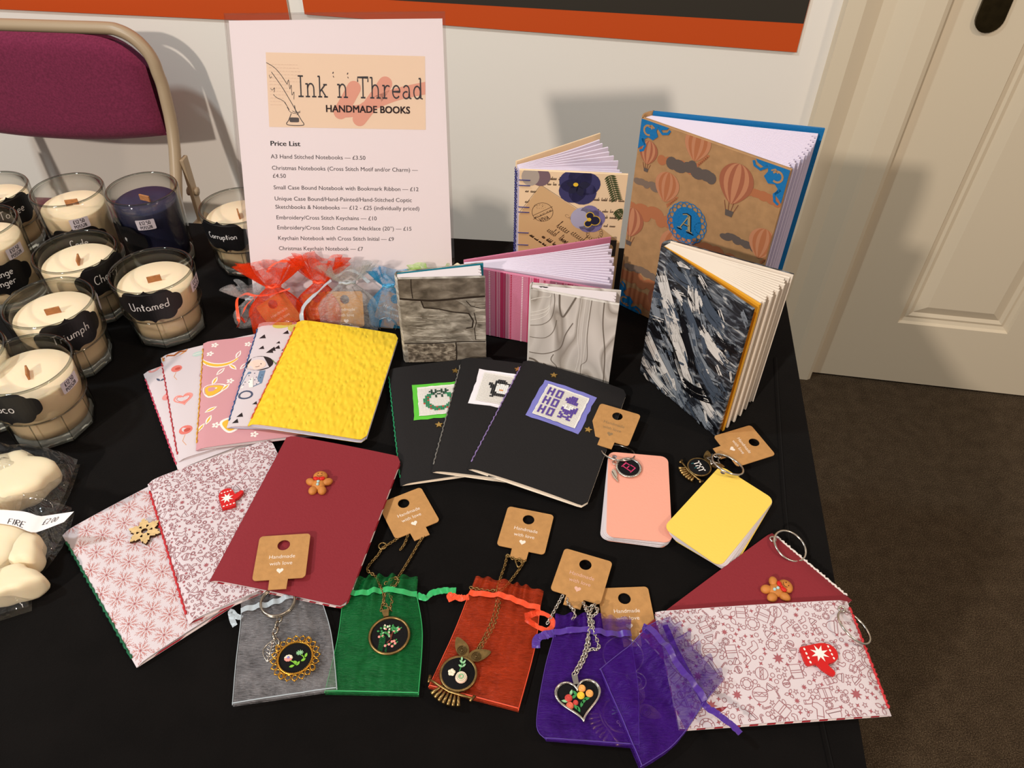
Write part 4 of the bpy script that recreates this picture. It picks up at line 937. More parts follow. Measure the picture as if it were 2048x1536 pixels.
def standing(name, label, O1, E1, O2, E2, h, th, mats, art=None, leaves=16, page=None, pw=.96, ph=.965, fan=(.08, .95), inner=None, group='hand-bound books standing open', bow=.004, spine=True, leaf_t=.0009, backart=None, cat='book', spread=None, fly=None, taper=.4):
    O1, E1, O2, E2 = (V2(*p) for p in (O1, E1, O2, E2)); t = thing(name, label, cat, Vector((((O1 + O2) / 2).x, ((O1 + O2) / 2).y, TZ + .0006)), group)
    d1 = (E1 - O1); w1 = d1.length; d1.normalize(); d2 = (E2 - O2); w2 = d2.length; d2.normalize()
    n1 = Vector((d1.y, -d1.x, 0)); n2 = Vector((-d2.y, d2.x, 0)); cf, cb = mats; z0 = TZ + .0006
    m = MB(); M = cover_slab(m, O1, d1, n1, w1, h, th, cf, inner)
    if art: art(m, M, w1, h)
    m.build('front_cover', t)
    m = MB(); Mb = cover_slab(m, O2, d2, n2, w2, h, th, cb, page if fly else inner)
    if backart: backart(m, Mb, w2, h)
    m.build('back_cover', t)
    if spine:
        m = MB(); s1, s2 = O1 + n1 * th, O2 + n2 * th; mid = (s1 + s2) / 2; nrm = -(d1 + d2).normalized(); wd = (s2 - s1).length / 2
        arcp = [s1.lerp(s2, k / 8) + nrm * (.35 * wd * sin(pi * k / 8)) for k in range(9)]
        m.add([p + Vector((0, 0, z0)) for p in arcp] + [p + Vector((0, 0, z0 + h)) for p in arcp] + [p - nrm * .0015 + Vector((0, 0, z0)) for p in arcp] + [p - nrm * .0015 + Vector((0, 0, z0 + h)) for p in arcp],
              [[k, k + 1, 10 + k, 9 + k] for k in range(8)] + [[9 + k, 10 + k, 28 + k, 27 + k] for k in range(8)] + [[18 + k, 27 + k, 28 + k, 19 + k] for k in range(8)], cf, True)
        m.build('spine', t)
    m = MB(); a1, a2 = atan2(d1.y, d1.x), atan2(d2.y, d2.x); L = min(w1, w2) * pw; L2 = w2 * pw; dz = h * (1 - ph) / 2; hz = h - 2 * dz
    for k in range(leaves):
        f = (k + .5) / leaves; g = spread[k] if spread else fan[0] + (fan[1] - fan[0]) * f
        O = O1.lerp(O2, .10 + .80 * f); a = a1 + (a2 - a1) * g; N = 8; top = []; bot = []
        Lk = (L + (L2 - L) * g) * (1 - .016 * ((k * 7) % 3) * (k < leaves - 1))
        for i in range(N + 1):
            s = i / N; c_ = O + Vector((cos(a), sin(a), 0)) * (Lk * s) + Vector((-sin(a), cos(a), 0)) * (bow * sin(pi * s) * (1 - 2 * f) * 1.0)
            e = Vector((-sin(a), cos(a), 0)) * (leaf_t * (.6 + taper * s)); top.append(c_ + e); bot.append(c_ - e)
        ring = bot + top[::-1]; q = len(ring); zz = z0 + dz + .00004 * k; hk = hz - .00011 * k
        m.add([p + Vector((0, 0, zz)) for p in ring] + [p + Vector((0, 0, zz + hk)) for p in ring],
              [[i, (i + 1) % q, q + (i + 1) % q, q + i] for i in range(q)] + [[q + i, q + i + 1, q + (q - 2 - i), q + (q - 1 - i)] for i in range(N)], fly if (fly and k == 0) else (page or paper_w))
    if spine and h > .12:
        e1, e2 = (Vector((cos(a1 + (a2 - a1) * g), sin(a1 + (a2 - a1) * g), 0)) for g in (.06, .94)); q4 = [O1.lerp(O2, .08) + d1 * .0015, O1.lerp(O2, .08) + e1 * .05, O1.lerp(O2, .92) + e2 * .05, O1.lerp(O2, .92) + d2 * .0015]; zz = z0 + dz + .0008
        m.add([p + Vector((0, 0, zz)) for p in q4] + [p + Vector((0, 0, zz + hz - .0042)) for p in q4], [[0, 3, 2, 1], [4, 5, 6, 7], [0, 1, 5, 4], [1, 2, 6, 5], [2, 3, 7, 6], [3, 0, 4, 7]], page or paper_w)
    m.build('pages', t)
    return t, M, Mb, (O1, d1, n1, O2, d2, n2)
lilac_page = flat('lilac_page', (226, 214, 232), .8)
CP = lambda m, M, w, h: (lambda mt, sh, hh=0.0: clipped(m, M, w, h, mt, sh, hh, .0004))
# pressed pansies and old postcards
buff = flat('old_letter', (236, 206, 168), .6); kraft = flat('kraft_envelope', (206, 168, 122), .6); inkb = flat('brown_ink', (70, 48, 34), .6); pans = flat('pansy_indigo', (58, 56, 98), .6); pans2 = flat('pansy_dark', (34, 34, 58), .6); pal = flat('pansy_pale', (170, 166, 190), .6); pal2 = flat('pansy_mid', (122, 112, 158), .6); yel = flat('pansy_eye', (228, 186, 52), .6); fern = flat('fern', (62, 72, 40), .7); grym = flat('petal_mauve', (120, 96, 104), .7)
def scribble(x, y, L, s, seed, rot=0.0, w=.0004):
    rg = random.Random(seed); out = []; q = 0.0
    while q < L:
        wl = s * rg.uniform(1.2, 3.2); n = max(3, int(wl / s * 3.2)); p = []
        for i in range(n):
            k = rg.choice((.35, .4, .5, .5, 1.1)); a = q + wl * i / n; d = wl / n; p += [(a, -s * .1), (a + d * .75, s * k), (a + d * .45, s * k * .9), (a + d * .6, -s * .12)]
        out.append(stroke([(v.x, v.y) for v in smooth([Vector((c, e, 0)) for c, e in p], 3)], w)); q += wl + s * .7
    return xf(join(*out), 1, rot, x, y)
def pansy_art(m, M, w, h):
    put = CP(m, M, w, h); k = w / .107
    for i, (x, y, L) in enumerate(((.030, .139, .02), (.006, .124, .018), (.074, .118, .03), (.066, .105, .035), (.004, .103, .012), (.07, .088, .03), (.085, .098, .02), (.006, .112, .02), (.028, .133, .014))): put(inkb, scribble(x, y, L, .0025, i), .00002)
    put(kraft, poly([(-.005, .088), (.0215, .132), (.062, .105), (.107, .070), (.11, -.01), (-.005, -.01)]), .00004); put(inkb, stroke([(-.002, .096), (.0215, .1325), (.064, .105)], .0003), .00006)
    put(grym, ell(.021, .141, .010, .010, 18), .00008); put(flat('petal_grey', (172, 158, 146), .7), ell(.011, .141, .009, .010, 18), .0001)
    for a, r in ((.3, .013), (1.5, .012), (2.6, .013), (3.9, .014), (5.2, .014)): put(pans, ell(.0600 + .0085 * cos(a), .1330 + .0085 * sin(a), r, r * .95, 18), .00012)
    for a in (.2, 2.9, 3.9, 5.1): put(pans2, poly(leafpts(.059 + .006 * cos(a), .133 + .006 * sin(a), .013, .008, a)), .00016)
    put(yel, ell(.0565, .1345, .0026, .0022, 10), .0002)
    for a, r in ((1.6, .010), (.2, .010), (3.0, .013), (4.5, .009), (5.4, .010)): put(pal if a == 3.0 else pal2, ell(.0730 + .0065 * cos(a), .0955 + .0065 * sin(a), r, r, 18), .00024)
    put(pal, ell(.0640, .096, .0085, .0095, 16), .00026)
    for x, y, r in ((.0735, .1000, .0036), (.0790, .0945, .0050), (.0722, .0905, .0034)): put(yel, ell(x, y, r + .0008, r + .0008, 14), .0003); put(pans2, ell(x, y, r, r, 14), .00034)
    put(yel, ell(.0730, .0955, .0022, .0022, 10), .00038)
    for (x0, y0, x1, y1, n) in ((.089, .146, .099, .119, 12), (.100, .108, .1065, .100, 5)):
        put(fern, stroke([(x0, y0), (x1, y1)], .0009), .00012); A = atan2(y1 - y0, x1 - x0)
        for i in range(n):
            f = i / n; x, y = x0 + (x1 - x0) * f, y0 + (y1 - y0) * f
            for sg in (1, -1): put(fern, poly(leafpts(x + .0034 * cos(A + sg * 1.1), y + .0034 * sin(A + sg * 1.1), .0068, .0020, A + sg * 1.1)), .00014)
    put(inkb, stroke(ellpts(.0245, .1015, .0108, .0108, 32), .0005, True), .0001)
    put(inkb, join(stroke([(.0150, .0970), (.0345, .1085)], .0005), stroke([(.0152, .0925), (.0350, .1040)], .0005)), .0001)
    put(inkb, xf(text('M31-AUG 18 8E', .0021, 'c', .01), 1, .52, .0255, .0982), .0001); put(inkb, xf(text('VIVA', .0045, 'c', .02, .8), 1, .4, .0275, .0918), .0001)
    for i in range(26): put(inkb, ell(.0215 + RNG.uniform(-.006, .006), .1075 + RNG.uniform(-.002, .003), .0003, .0003, 5), .0001)
    put(inkb, xf(text('CARTE', .0034, 'l', -.02, 1.2), 1, -.62, .0470, .0985), .0001)
    put(inkb, join(stroke(ellpts(.0800, .0790, .0085, .0085, 24), .0005, True), stroke(ellpts(.0800, .0790, .0055, .0055, 20), .0003, True)), .0001)
    for k in range(16): a = tau * k / 16; put(inkb, ell(.08 + .007 * cos(a), .079 + .007 * sin(a), .0007, .0007, 6), .0001)
    for i, (x, y, L, s, wd) in enumerate(((.040, .086, .016, .007, .0006), (.030, .080, .02, .006, .0005), (.055, .078, .02, .007, .0005), (.025, .072, .03, .003, .0007), (.045, .070, .03, .004, .0005), (.060, .067, .02, .003, .0005), (.012, .073, .028, .0016, .0006), (.040, .060, .05, .005, .0005), (.02, .05, .06, .006, .0006), (.03, .035, .06, .006, .0006), (.02, .02, .06, .006, .0006))): put(inkb, scribble(x, y, L, s, 40 + i, -.62, wd), .0001)
    put(flat('dark_stamp', (56, 48, 42), .7), rect(.091, .052, .104, .072), .0001); put(kraft, ell(.0975, .062, .0035, .0045, 12), .00014)
bt, M, Mb, fr_ = standing('coptic_book', 'tall open book covered with pressed pansies, ferns and postcards, blue thread at its spine', (.004, .707), (.111, .701), (.001, .722), (.090, .788), .148, .0022, (buff, buff), pansy_art, 9, lilac_page, .95, .97, spine=False, bow=.003, spread=(.04, .10, .18, .34, .48, .60, .72, .84, .94),
      backart=lambda m, M, w, h: [CP(m, M, w, h)(mt, sh) for mt, sh in ((kraft, rect(.01, .05, .05, .148)), (grym, ell(.07, .13, .02, .02)))])
navy_t = mat('navy_thread', (40, 44, 118), .5, bump=.5, bscale=900)
m = MB(); O1, d1, n1, O2, d2, n2 = fr_; z0 = TZ
for y in (.137, .131, .1065, .1005, .076, .061, .035, .015): m.tube([M(-.0006, y, .0003), M(.001, y, .0005), M(.0105, y, .0005), M(.0108, y, -.0005)], .00055, navy_t, 6)
for k in range(44):
    y0 = .012 + k * .003
    for sg in (.25, .5, .75):
        c_ = O1.lerp(O2, sg) - d1 * .0012; m.tube([c_ + Vector((-.0006, -.0012 * (1 if k % 2 else -1), z0 + y0)), c_ + Vector((-.0014, 0, z0 + y0 + .0015)), c_ + Vector((-.0006, .0012 * (1 if k % 2 else -1), z0 + y0 + .003))], .0005, navy_t, 5)
m.build('stitching', bt, 'navy blue chain stitching')

# pink woven book, lying landscape
rose = flat('rose_cloth', (206, 124, 152), .75, bump=.3, bscale=900); deep = flat('deep_pink', (196, 56, 100), .75); pale = flat('pale_pink', (228, 164, 182), .75); wdot = flat('woven_dot', (240, 214, 222), .75); cdot = flat('crimson_dot', (176, 32, 70), .75)
def woven(m, M, w, h):
    put = CP(m, M, w, h); x = .0
    sk = lambda x, y: x
    per = .0335
    for k in range(6):
        b = k * per - .006
        put(deep, rect(b + .010, 0, b + .0135, h)); put(pale, rect(b + .0092, 0, b + .0099, h)); put(deep, rect(b + .0141, 0, b + .0154, h)); put(pale, rect(b + .0158, 0, b + .0192, h)); put(flat('mid_pink', (216, 142, 166), .75), rect(b + .0172, 0, b + .0182, h), .0001)
        put(deep, rect(b + .0385, 0, b + .0395, h)); put(pale, rect(b + .0398, 0, b + .0408, h))
        n = int(h / .0021)
        put(cdot, join(*[rect(b + .0205, .0005 + j * .0021, b + .0218, .0018 + j * .0021) for j in range(n)]), .0001); put(wdot, join(*[rect(b + .0318, .0005 + j * .0021, b + .0332, .0018 + j * .0021) for j in range(n)]), .0001)
pt_, M, Mb, fr_ = standing('coptic_book', 'pink striped cloth book standing open sideways in front of the pansy book', (-.049, .634), (.093, .5965), (-.0495, .6405), (.0995, .687), .083, .0022, (rose, rose), woven, 15, lilac_page, .98, .975, spine=False, bow=.003, backart=woven)
pinkth = mat('pink_linen_thread', (226, 96, 128), .5, bump=.5, bscale=900)
m = MB()
for y in (.070, .064, .048, .043, .026, .019, .074): m.tube([M(-.0004, y, .0003), M(.0008, y, .0005), M(.0062, y - .0002, .0005), M(.0064, y, -.0005)], .00045, pinkth, 6)
O1, d1, n1, O2, d2, n2 = fr_
for k in range(24):
    y0 = .006 + k * .003; c_ = O1.lerp(O2, .5) - d1 * .0012; m.tube([c_ + Vector((0, -.002, TZ + y0)), c_ + Vector((-.001, 0, TZ + y0 + .0015)), c_ + Vector((0, .002, TZ + y0 + .003))], .0005, pinkth, 5)
m.build('stitching', pt_)
m = MB(); s0 = O1.lerp(O2, .5) + Vector((-.002, -.001, TZ + .079)); strp = flat('cream_ribbon', (226, 206, 170), .6)
ribbon(m, [s0 + Vector((.006, 0, .002)), s0, s0 + Vector((-.006, .004, .0005)), s0 + Vector((-.013, .008, -.010)), s0 + Vector((-.016, .012, -.03))], .003, strp, 3)
m.build('bookmark_ribbon', pt_)

# small stone-print and marbled books
def stone_tex(a, b, st):
    def f(nt, co): return ntex(nt, co, a, 8, b, st)
    return f
st1 = ramp_mat('stone_print_light', [(.3, (88, 80, 70)), (.5, (146, 138, 126)), (.68, (196, 188, 176))], stone_tex(70, .6, (1, 1, 2.2)), .6)
st2 = ramp_mat('stone_print_brown', [(.3, (66, 58, 48)), (.5, (110, 100, 88)), (.7, (150, 140, 126))], stone_tex(60, .4, (1, 1, 1.8)), .6)
st3 = ramp_mat('stone_print_rough', [(.32, (64, 56, 46)), (.5, (120, 108, 94)), (.66, (176, 164, 146))], stone_tex(190, .8, (1, 1, 1.4)), .6)
crack = flat('stone_joint', (46, 36, 28), .7); crack2 = flat('stone_grain', (108, 94, 78), .7); grain_pale = flat('stone_grain_pale', (218, 210, 196), .7)  # last one is the pale printed grain
def stone_art(m, M, w, h):
    put = CP(m, M, w, h); k = w / .08; s = lambda L: [(x * k, y) for x, y in L]
    put(st2, poly(s([(0, .0795), (.03, .078), (.08, .081), (.08, .1025), (0, .1025)]))); put(st2, poly(s([(.020, .076), (.05, .079), (.062, .070), (.066, .062), (.052, .063), (.038, .067), (.022, .068)])), .0001)
    put(st1, poly(s([(.056, .077), (.080, .078), (.080, .026), (.066, .026), (.068, .058), (.062, .066)])), .0001); put(st3, poly(s([(.003, .024), (.05, .024), (.05, 0), (.003, 0)])), .0001); put(st2, poly(s([(.0515, .024), (.08, .024), (.08, 0), (.0515, 0)])), .0001)
    for pts, wd in (([(0, .080), (.012, .0785), (.03, .077), (.045, .078), (.06, .0795), (.08, .081)], .0022), ([(.02, .077), (.022, .069), (.036, .067), (.05, .063), (.064, .061), (.068, .052), (.067, .044), (.061, .043)], .0013), ([(0, .0255), (.03, .0248), (.055, .0262), (.08, .0255)], .0012), ([(.0505, .025), (.0508, .012), (.050, 0)], .0012), ([(.0125, .1025), (.012, .092), (.0125, .080)], .0008), ([(.062, .076), (.066, .070), (.075, .067), (.08, .067)], .0008), ([(.069, .062), (.071, .05), (.069, .042), (.070, .028)], .0008)): put(crack, stroke(s(pts), wd), .0002)
    rg = random.Random(4)
    for i in range(26):
        y = rg.uniform(.028, .062); x = rg.uniform(.002, .03) if y > .045 else rg.uniform(.002, .062); L = rg.uniform(.008, .02); put(crack2 if i % 2 else grain_pale, stroke(s([(x, y), (x + L * .5, y - .001 + rg.uniform(-.001, .001)), (x + L, y - .0012)]), .00045), .00015)
    for i in range(18): y = rg.uniform(.028, .074); x = .069 + rg.uniform(0, .002); put(crack2 if i % 2 else grain_pale, stroke(s([(x, y), (.08, y + rg.uniform(-.001, .001))]), .00045), .00018)
teal = flat('teal_endpaper', (24, 128, 150), .6)
standing('small_book', 'small hardback with a stone-wall cover and teal lining', (-.107, .583), (-.0265, .588), (-.1085, .590), (-.029, .6085), .1025, .0024, (st1, st1), stone_art, 9, paper_w, .96, .985, (.12, .95), teal, spine=True, bow=0, leaf_t=.0012, group='small hardback books with a ribbon')
def marb(nt, co):
    n = nt.nodes.new('ShaderNodeTexNoise'); n.inputs['Scale'].default_value = 16; n.inputs['Detail'].default_value = 1.5
    mp = nt.nodes.new('ShaderNodeMapping'); mp.inputs['Scale'].default_value = (1, 1, .45); nt.links.new(co, mp.inputs[0]); nt.links.new(mp.outputs[0], n.inputs[0])
    mul = nt.nodes.new('ShaderNodeMath'); mul.operation = 'MULTIPLY'; mul.inputs[1].default_value = 9; nt.links.new(n.outputs[0], mul.inputs[0])
    fr = nt.nodes.new('ShaderNodeMath'); fr.operation = 'FRACT'; nt.links.new(mul.outputs[0], fr.inputs[0]); return fr.outputs[0]
marble = ramp_mat('marbled_paper', [(0, (172, 162, 152)), (.22, (206, 198, 190)), (.5, (190, 182, 174)), (.8, (214, 206, 198)), (.96, (150, 140, 130)), (1, (178, 168, 158))], marb, .55)
vein = flat('marble_vein', (112, 102, 92), .6); pvein = flat('marble_pale', (228, 222, 214), .6)
def marble_art(m, M, w, h):
    put = CP(m, M, w, h); k = w / .079; h_ = h / .1; S3 = lambda L: [(v.x * k, v.y * h_) for v in smooth([Vector((x, y, 0)) for x, y in L], 6)]
    for pts, wd in (([(.026, .1), (.027, .084), (.030, .075), (.034, .082), (.041, .1)], .0016), ([(.066, .1), (.067, .075), (.072, .04), (.074, .0)], .0010), ([(.0, .025), (.014, .026), (.026, .033), (.031, .040), (.034, .055), (.04, .07)], .0009), ([(.0, .017), (.006, .016), (.012, .010), (.014, .003)], .0022), ([(.016, .006), (.018, .012), (.0145, .014)], .0010), ([(.024, .0), (.028, .012), (.022, .020), (.024, .028)], .0008), ([(.055, .1), (.054, .06), (.056, .03), (.051, .02), (.053, .0)], .0005), ([(0, .058), (.012, .062), (.02, .072), (.022, .09), (.021, .1)], .0006), ([(0, .044), (.014, .046), (.022, .055), (.025, .07)], .0006)): put(vein, stroke(S3(pts), wd), .0001)
    for d in (.006, .011, .015, .03): put(pvein, stroke(S3([(0, .058 + d), (.010, .063 + d), (.017, .074 + d * .7), (.019, .1)]), .0007), .00008)
    for d in (0, .004, .008): put(pvein, stroke(S3([(.046 + d, .1), (.045 + d, .06), (.048 + d * .6, .03), (.044 + d, 0)]), .0005), .00008)
bt, M, Mb, fr_ = standing('small_book', 'small hardback with a grey marbled cover and black ribbon', (.0165, .574), (.0945, .5525), (.0165, .580), (.0975, .5705), .1005, .0024, (marble, marble), marble_art, 9, paper_w, .95, .985, (.14, .97), None, spine=True, bow=0, leaf_t=.0012, group='small hardback books with a ribbon')
m = MB(); blr = flat('black_ribbon', (20, 18, 20), .4); O1, d1, n1, O2, d2, n2 = fr_
ribbon(m, [O1 + d1 * .004 + n2 * .003 + Vector((0, 0, TZ + .0995)), O1 + d1 * .014 + n2 * .004 + Vector((0, 0, TZ + .1000)), O1 + d1 * .028 + n2 * .004 + Vector((0, 0, TZ + .0970))], .004, blr, 5); m.build('bookmark_ribbon', bt)

# abstract painted book
def paint_tex(nt, co): return ntex(nt, co, 55, 6, 1.2, (1, 1, 3.0), (0, .6, 0))
painted = ramp_mat('painted_black_white', [(.34, (16, 17, 20)), (.47, (40, 43, 50)), (.57, (104, 110, 118)), (.68, (190, 188, 184))], paint_tex, .35, .8, .5)
pw_, pg1, pg2, pk = flat('paint_white', (214, 208, 202), .4), flat('paint_grey', (126, 132, 140), .4), flat('paint_steel', (70, 80, 94), .4), flat('paint_black', (12, 12, 15), .3)
def brush(put, pts, wd, mt, seed, n=9, cov=.8, hh=0.0):
    rg = random.Random(seed); s = smooth([Vector((x, y, 0)) for x, y in pts], 5); N = len(s)
    for k in range(n):
        o = (k / (n - 1) - .5) * wd; a = rg.uniform(0, .25); b = rg.uniform(.72, 1.0); i0, i1 = int(a * N), max(int(a * N) + 2, int(b * N)); q = []
        for i in range(i0, min(i1, N)):
            t = s[min(i + 1, N - 1)] - s[max(i - 1, 0)]; t.normalize(); q.append((s[i].x - t.y * o, s[i].y + t.x * o))
        if len(q) > 1 and rg.random() < cov + .15: put(mt, stroke(q, [wd / n * rg.uniform(.5, 1.7) for _ in q]), hh + .00002 * k)
def abstract(m, M, w, h):
    put = CP(m, M, w, h); rg = random.Random(21)
    B = [((.004, .125), (.022, .098), (.044, .066), .012, pw_), ((.0, .098), (.014, .072), (.03, .05), .010, pg1), ((.044, .132), (.048, .118), (.052, .108), .011, pw_), ((.028, .075), (.050, .045), (.075, .022), .013, pw_), ((.046, .095), (.062, .070), (.09, .055), .012, pg1), ((.0, .052), (.02, .034), (.05, .012), .010, pw_), ((.02, .045), (.045, .022), (.064, .004), .012, pg1), ((.06, .10), (.08, .088), (.1, .084), .010, pw_),
         ((.055, .128), (.07, .118), (.09, .112), .012, pg2), ((.01, .14), (.03, .132), (.055, .138), .010, pg2), ((.07, .04), (.088, .026), (.1, .02), .010, pw_), ((.06, .07), (.085, .05), (.104, .045), .010, pg2), ((.0, .02), (.02, .01), (.05, .002), .008, pw_), ((.075, .016), (.088, .008), (.1, .004), .010, pg1), ((.035, .115), (.055, .095), (.06, .085), .008, pg2), ((.0, .075), (.03, .062), (.055, .03), .006, pk), ((.03, .105), (.05, .075), (.07, .045), .009, pk), ((.055, .030), (.072, .031), (.092, .040), .012, pk), ((.002, .066), (.014, .060), (.026, .066), .008, pk), ((.075, .10), (.09, .098), (.105, .104), .009, pk), ((.03, .085), (.045, .07), (.055, .055), .005, pw_), ((.01, .11), (.02, .088), (.03, .07), .005, pw_)]
    for i, (a, b, c_, wd, mt) in enumerate(B): brush(put, [a, b, c_], wd * 1.15, mt, i, 24, .80, .0001 + .0002 * (i % 3 + (2 if mt is pk else 0)))
    for i in range(110):
        x, y = rg.uniform(0, w), rg.uniform(0, h); L = rg.uniform(.006, .02); a = rg.choice((-.9, -.8, -1.1, -.6, 0.3)); brush(put, [(x, y), (x + L * cos(a) * .5, y + L * sin(a) * .5), (x + L * cos(a), y + L * sin(a))], rg.uniform(.002, .005), rg.choice((pw_, pg1, pg2, pg2, pk)), 100 + i, 5, .6, .0008)
ochre = flat('ochre_endpaper', (222, 160, 44), .6); abpg = flat('ivory_page', (232, 218, 202), .8)
standing('hardback_book', 'open hardback with a black and white brush-painted cover and ochre endpapers', (.129, .573), (.190, .4865), (.1365, .581), (.232, .533), .148, .0026, (painted, painted), abstract, 16, abpg, .985, .985, (.20, .985), ochre, leaf_t=.0011, bow=.001, fly=ochre, taper=.55, spread=[.14, .20, .23, .23, .29, .35, .41, .47, .53, .59, .65, .71, .77, .84, .90, .975])

# large balloon-print book
krft = mat('kraft_print', (168, 128, 88), .7, spec=.2, var=.10, vscale=120); bluep = flat('blue_leather', (20, 108, 166), .5, bump=.3, bscale=500); balo = flat('balloon_rust', (156, 92, 66), .7); bald = flat('balloon_dark', (120, 66, 48), .7); ball_ = flat('balloon_light', (184, 124, 90), .7); cld = flat('cloud_dark', (92, 80, 74), .7); cld2 = flat('cloud_mid', (120, 100, 86), .7); cldr = flat('cloud_rust', (170, 104, 68), .7); gild = flat('gilt_letter', (158, 142, 104), .35)
def cloud(put, x, y, s, mt, seed, hh=.0001):
    rg = random.Random(seed)
    for i in range(7): put(mt, ell(x + s * (i - 3) * .27 + rg.uniform(-.1, .1) * s, y + rg.uniform(-.08, .22) * s * (1 - abs(i - 3) / 4), s * rg.uniform(.2, .34), s * rg.uniform(.16, .26), 14), hh + i * .00001)
def balloon(put, x, y, s, faint=False):
    a, b, c_ = (ball_, balo, cldr) if faint else (balo, bald, ball_)
    env = lambda k: [(x + k * s * cos(t) * (1 if sin(t) > 0 else (1 - .45 * sin(t) ** 2)), y + s * (1.0 if sin(t) > 0 else 1.35) * sin(t)) for t in [tau * i / 28 for i in range(28)]]
    put(a, poly(env(1)), .0003)
    for k, mt in ((.72, c_), (.45, a), (.20, c_)): put(mt, poly(env(k)), .0003 + .0001 * (1 - k))
    if not faint:
        put(cld, poly([(x - .26 * s, y - 1.75 * s), (x + .26 * s, y - 1.75 * s), (x + .2 * s, y - 2.1 * s), (x - .2 * s, y - 2.1 * s)]), .0004)
        for q in (-.3, -.1, .1, .3): put(bald, stroke([(x + q * s * 1.4, y - 1.25 * s), (x + q * s * .8, y - 1.78 * s)], .0005), .0004)
    else:
        for i in range(7): put(cldr, poly([(x + s * (.9 - .1 * i) - .002, y - s * (.6 + .14 * i)), (x + s * (.9 - .1 * i) + .002, y - s * (.6 + .14 * i)), (x + s * (.9 - .1 * i), y - s * (.6 + .14 * i) - .004)]), .0002)
def corner(put, cx, cy, sx, sy, s):
    m_ = lambda L: [(cx + sx * a * s, cy + sy * b * s) for a, b in L]
    fix = lambda p: p if sx * sy > 0 else p[::-1]
    put(bluep, poly(fix(m_([(0, 0), (1.0, 0), (.92, .10), (.74, .16), (.62, .10), (.58, .24), (.66, .40), (.5, .56), (.32, .52), (.2, .62), (.26, .78), (.12, .88), (0, 1.0)]))), .0006)
    put(bluep, stroke(m_([(.62, .12), (.80, .26), (.98, .20), (1.04, .08)]), .0022), .0006); put(bluep, stroke(m_([(.12, .62), (.26, .80), (.20, .98), (.08, 1.04)]), .0022), .0006)
    put(krft, stroke(m_(arc(.30, .30, .15, .15, 60, 330, 12)), .0018), .0008); put(krft, stroke(m_([(.5, .18), (.40, .12), (.30, .2)]), .0014), .0008)
def ballart(m, M, w, h):
    put = CP(m, M, w, h)
    for i, (x, y, s) in enumerate(((.02, .12, .03), (.10, .108, .03), (.045, .18, .02), (.125, .065, .02), (.02, .04, .03), (.08, .075, .03), (.13, .18, .018), (.05, .02, .04))): cloud(put, x, y, s, cldr, 30 + i)
    for i, (x, y, s) in enumerate(((.060, .180, .026), (.020, .150, .018), (.118, .130, .018), (.025, .052, .020), (.105, .030, .024))): cloud(put, x, y, s, cld if i % 2 == 0 else cld2, 60 + i, .00015)
    for x, y, s in ((.037, .158, .013), (.060, .208, .013), (.140, .140, .013), (.058, .098, .019), (.13, .06, .015)): balloon(put, x, y, s, True)
    for x, y, s in ((.103, .186, .0165), (.004, .107, .014), (.012, .184, .010), (.05, .03, .014)): balloon(put, x, y, s)
    corner(put, 0, h, 1, -1, .030); corner(put, w, h, -1, -1, .032); corner(put, 0, 0, 1, 1, .030); corner(put, w, 0, -1, 1, .030)
    cx, cy = .064, .128
    put(bluep, ell(cx, cy, .0155, .0165, 32), .0006)
    for k in range(18): a = tau * k / 18; put(bluep, stroke(ellpts(cx + .0150 * cos(a), cy + .0155 * sin(a), .0060, .0060, 16), .0008, True), .0006 + .00001 * k)
    A_sh = [stroke([(-.006, -.008), (.001, .009)], .0012), stroke([(.001, .009), (.005, -.008)], .0030), stroke([(-.0035, -.002), (.004, -.002)], .0010), stroke([(-.0085, -.008), (-.0035, -.008)], .0010), stroke([(.0015, -.008), (.009, -.008)], .0010), stroke([(-.006, .0075), (-.002, .0095), (.002, .009)], .0010)]
    put(pk, xf(join(*A_sh), 1.06, -.05, cx + .0004, cy - .0002), .0009); put(gild, xf(join(*A_sh), .92, -.05, cx, cy + .0004), .0011)
standing('hardback_book', 'largest book, kraft cover printed with hot-air balloons and a blue letter A medallion', (.1165, .687), (.2295, .5925), (.1265, .698), (.2775, .668), .2125, .0030, (krft, bluep), ballart, 26, lilac_page, .972, .985, (.02, .98), bluep, leaf_t=.0008, bow=.001, taper=.62)

# ------------------------------------------------------------------ price sign in an acrylic stand
yaw, lean = radians(4.5), radians(32)
SX = Vector((cos(yaw), sin(yaw), 0)); SN = Vector((-SX.y, SX.x, 0)); SU = SN * sin(lean) + Vector((0, 0, cos(lean))); SZ = SX.cross(SU)
SO = Vector((-.280, .645, TZ)) + SX * .004 + Vector((0, 0, .0012))
def SM(x, y, h): return SO + SX * x + SU * y + SZ * h
acr = film_mat('acrylic', (252, 250, 250), (205, 196, 196), .03, 1.49, .8, .3)
sg = thing('price_sign', 'price list in a leaning clear acrylic stand', 'sign', SO + SX * .107)
m = MB()
def slab(m, x0, y0, x1, y1, h0, h1, mt):
    v = [SM(x, y, h) for h in (h0, h1) for x, y in ((x0, y0), (x1, y0), (x1, y1), (x0, y1))]
    m.add(v, [[3, 2, 1, 0], [4, 5, 6, 7], [0, 1, 5, 4], [1, 2, 6, 5], [2, 3, 7, 6], [3, 0, 4, 7]], mt)
slab(m, -.002, 0, .2155, .3025, .0010, .0028, acr); m.build('front_sheet', sg)
m = MB(); slab(m, -.002, .0002, .2155, .3025, -.0030, -.0012, acr)
m.add([SM(-.002, 0, -.003), SM(.2155, 0, -.003), SM(.2155, 0, -.003) + SN * .09, SM(-.002, 0, -.003) + SN * .09], [[0, 1, 2, 3]], acr); m.build('back_sheet', sg)
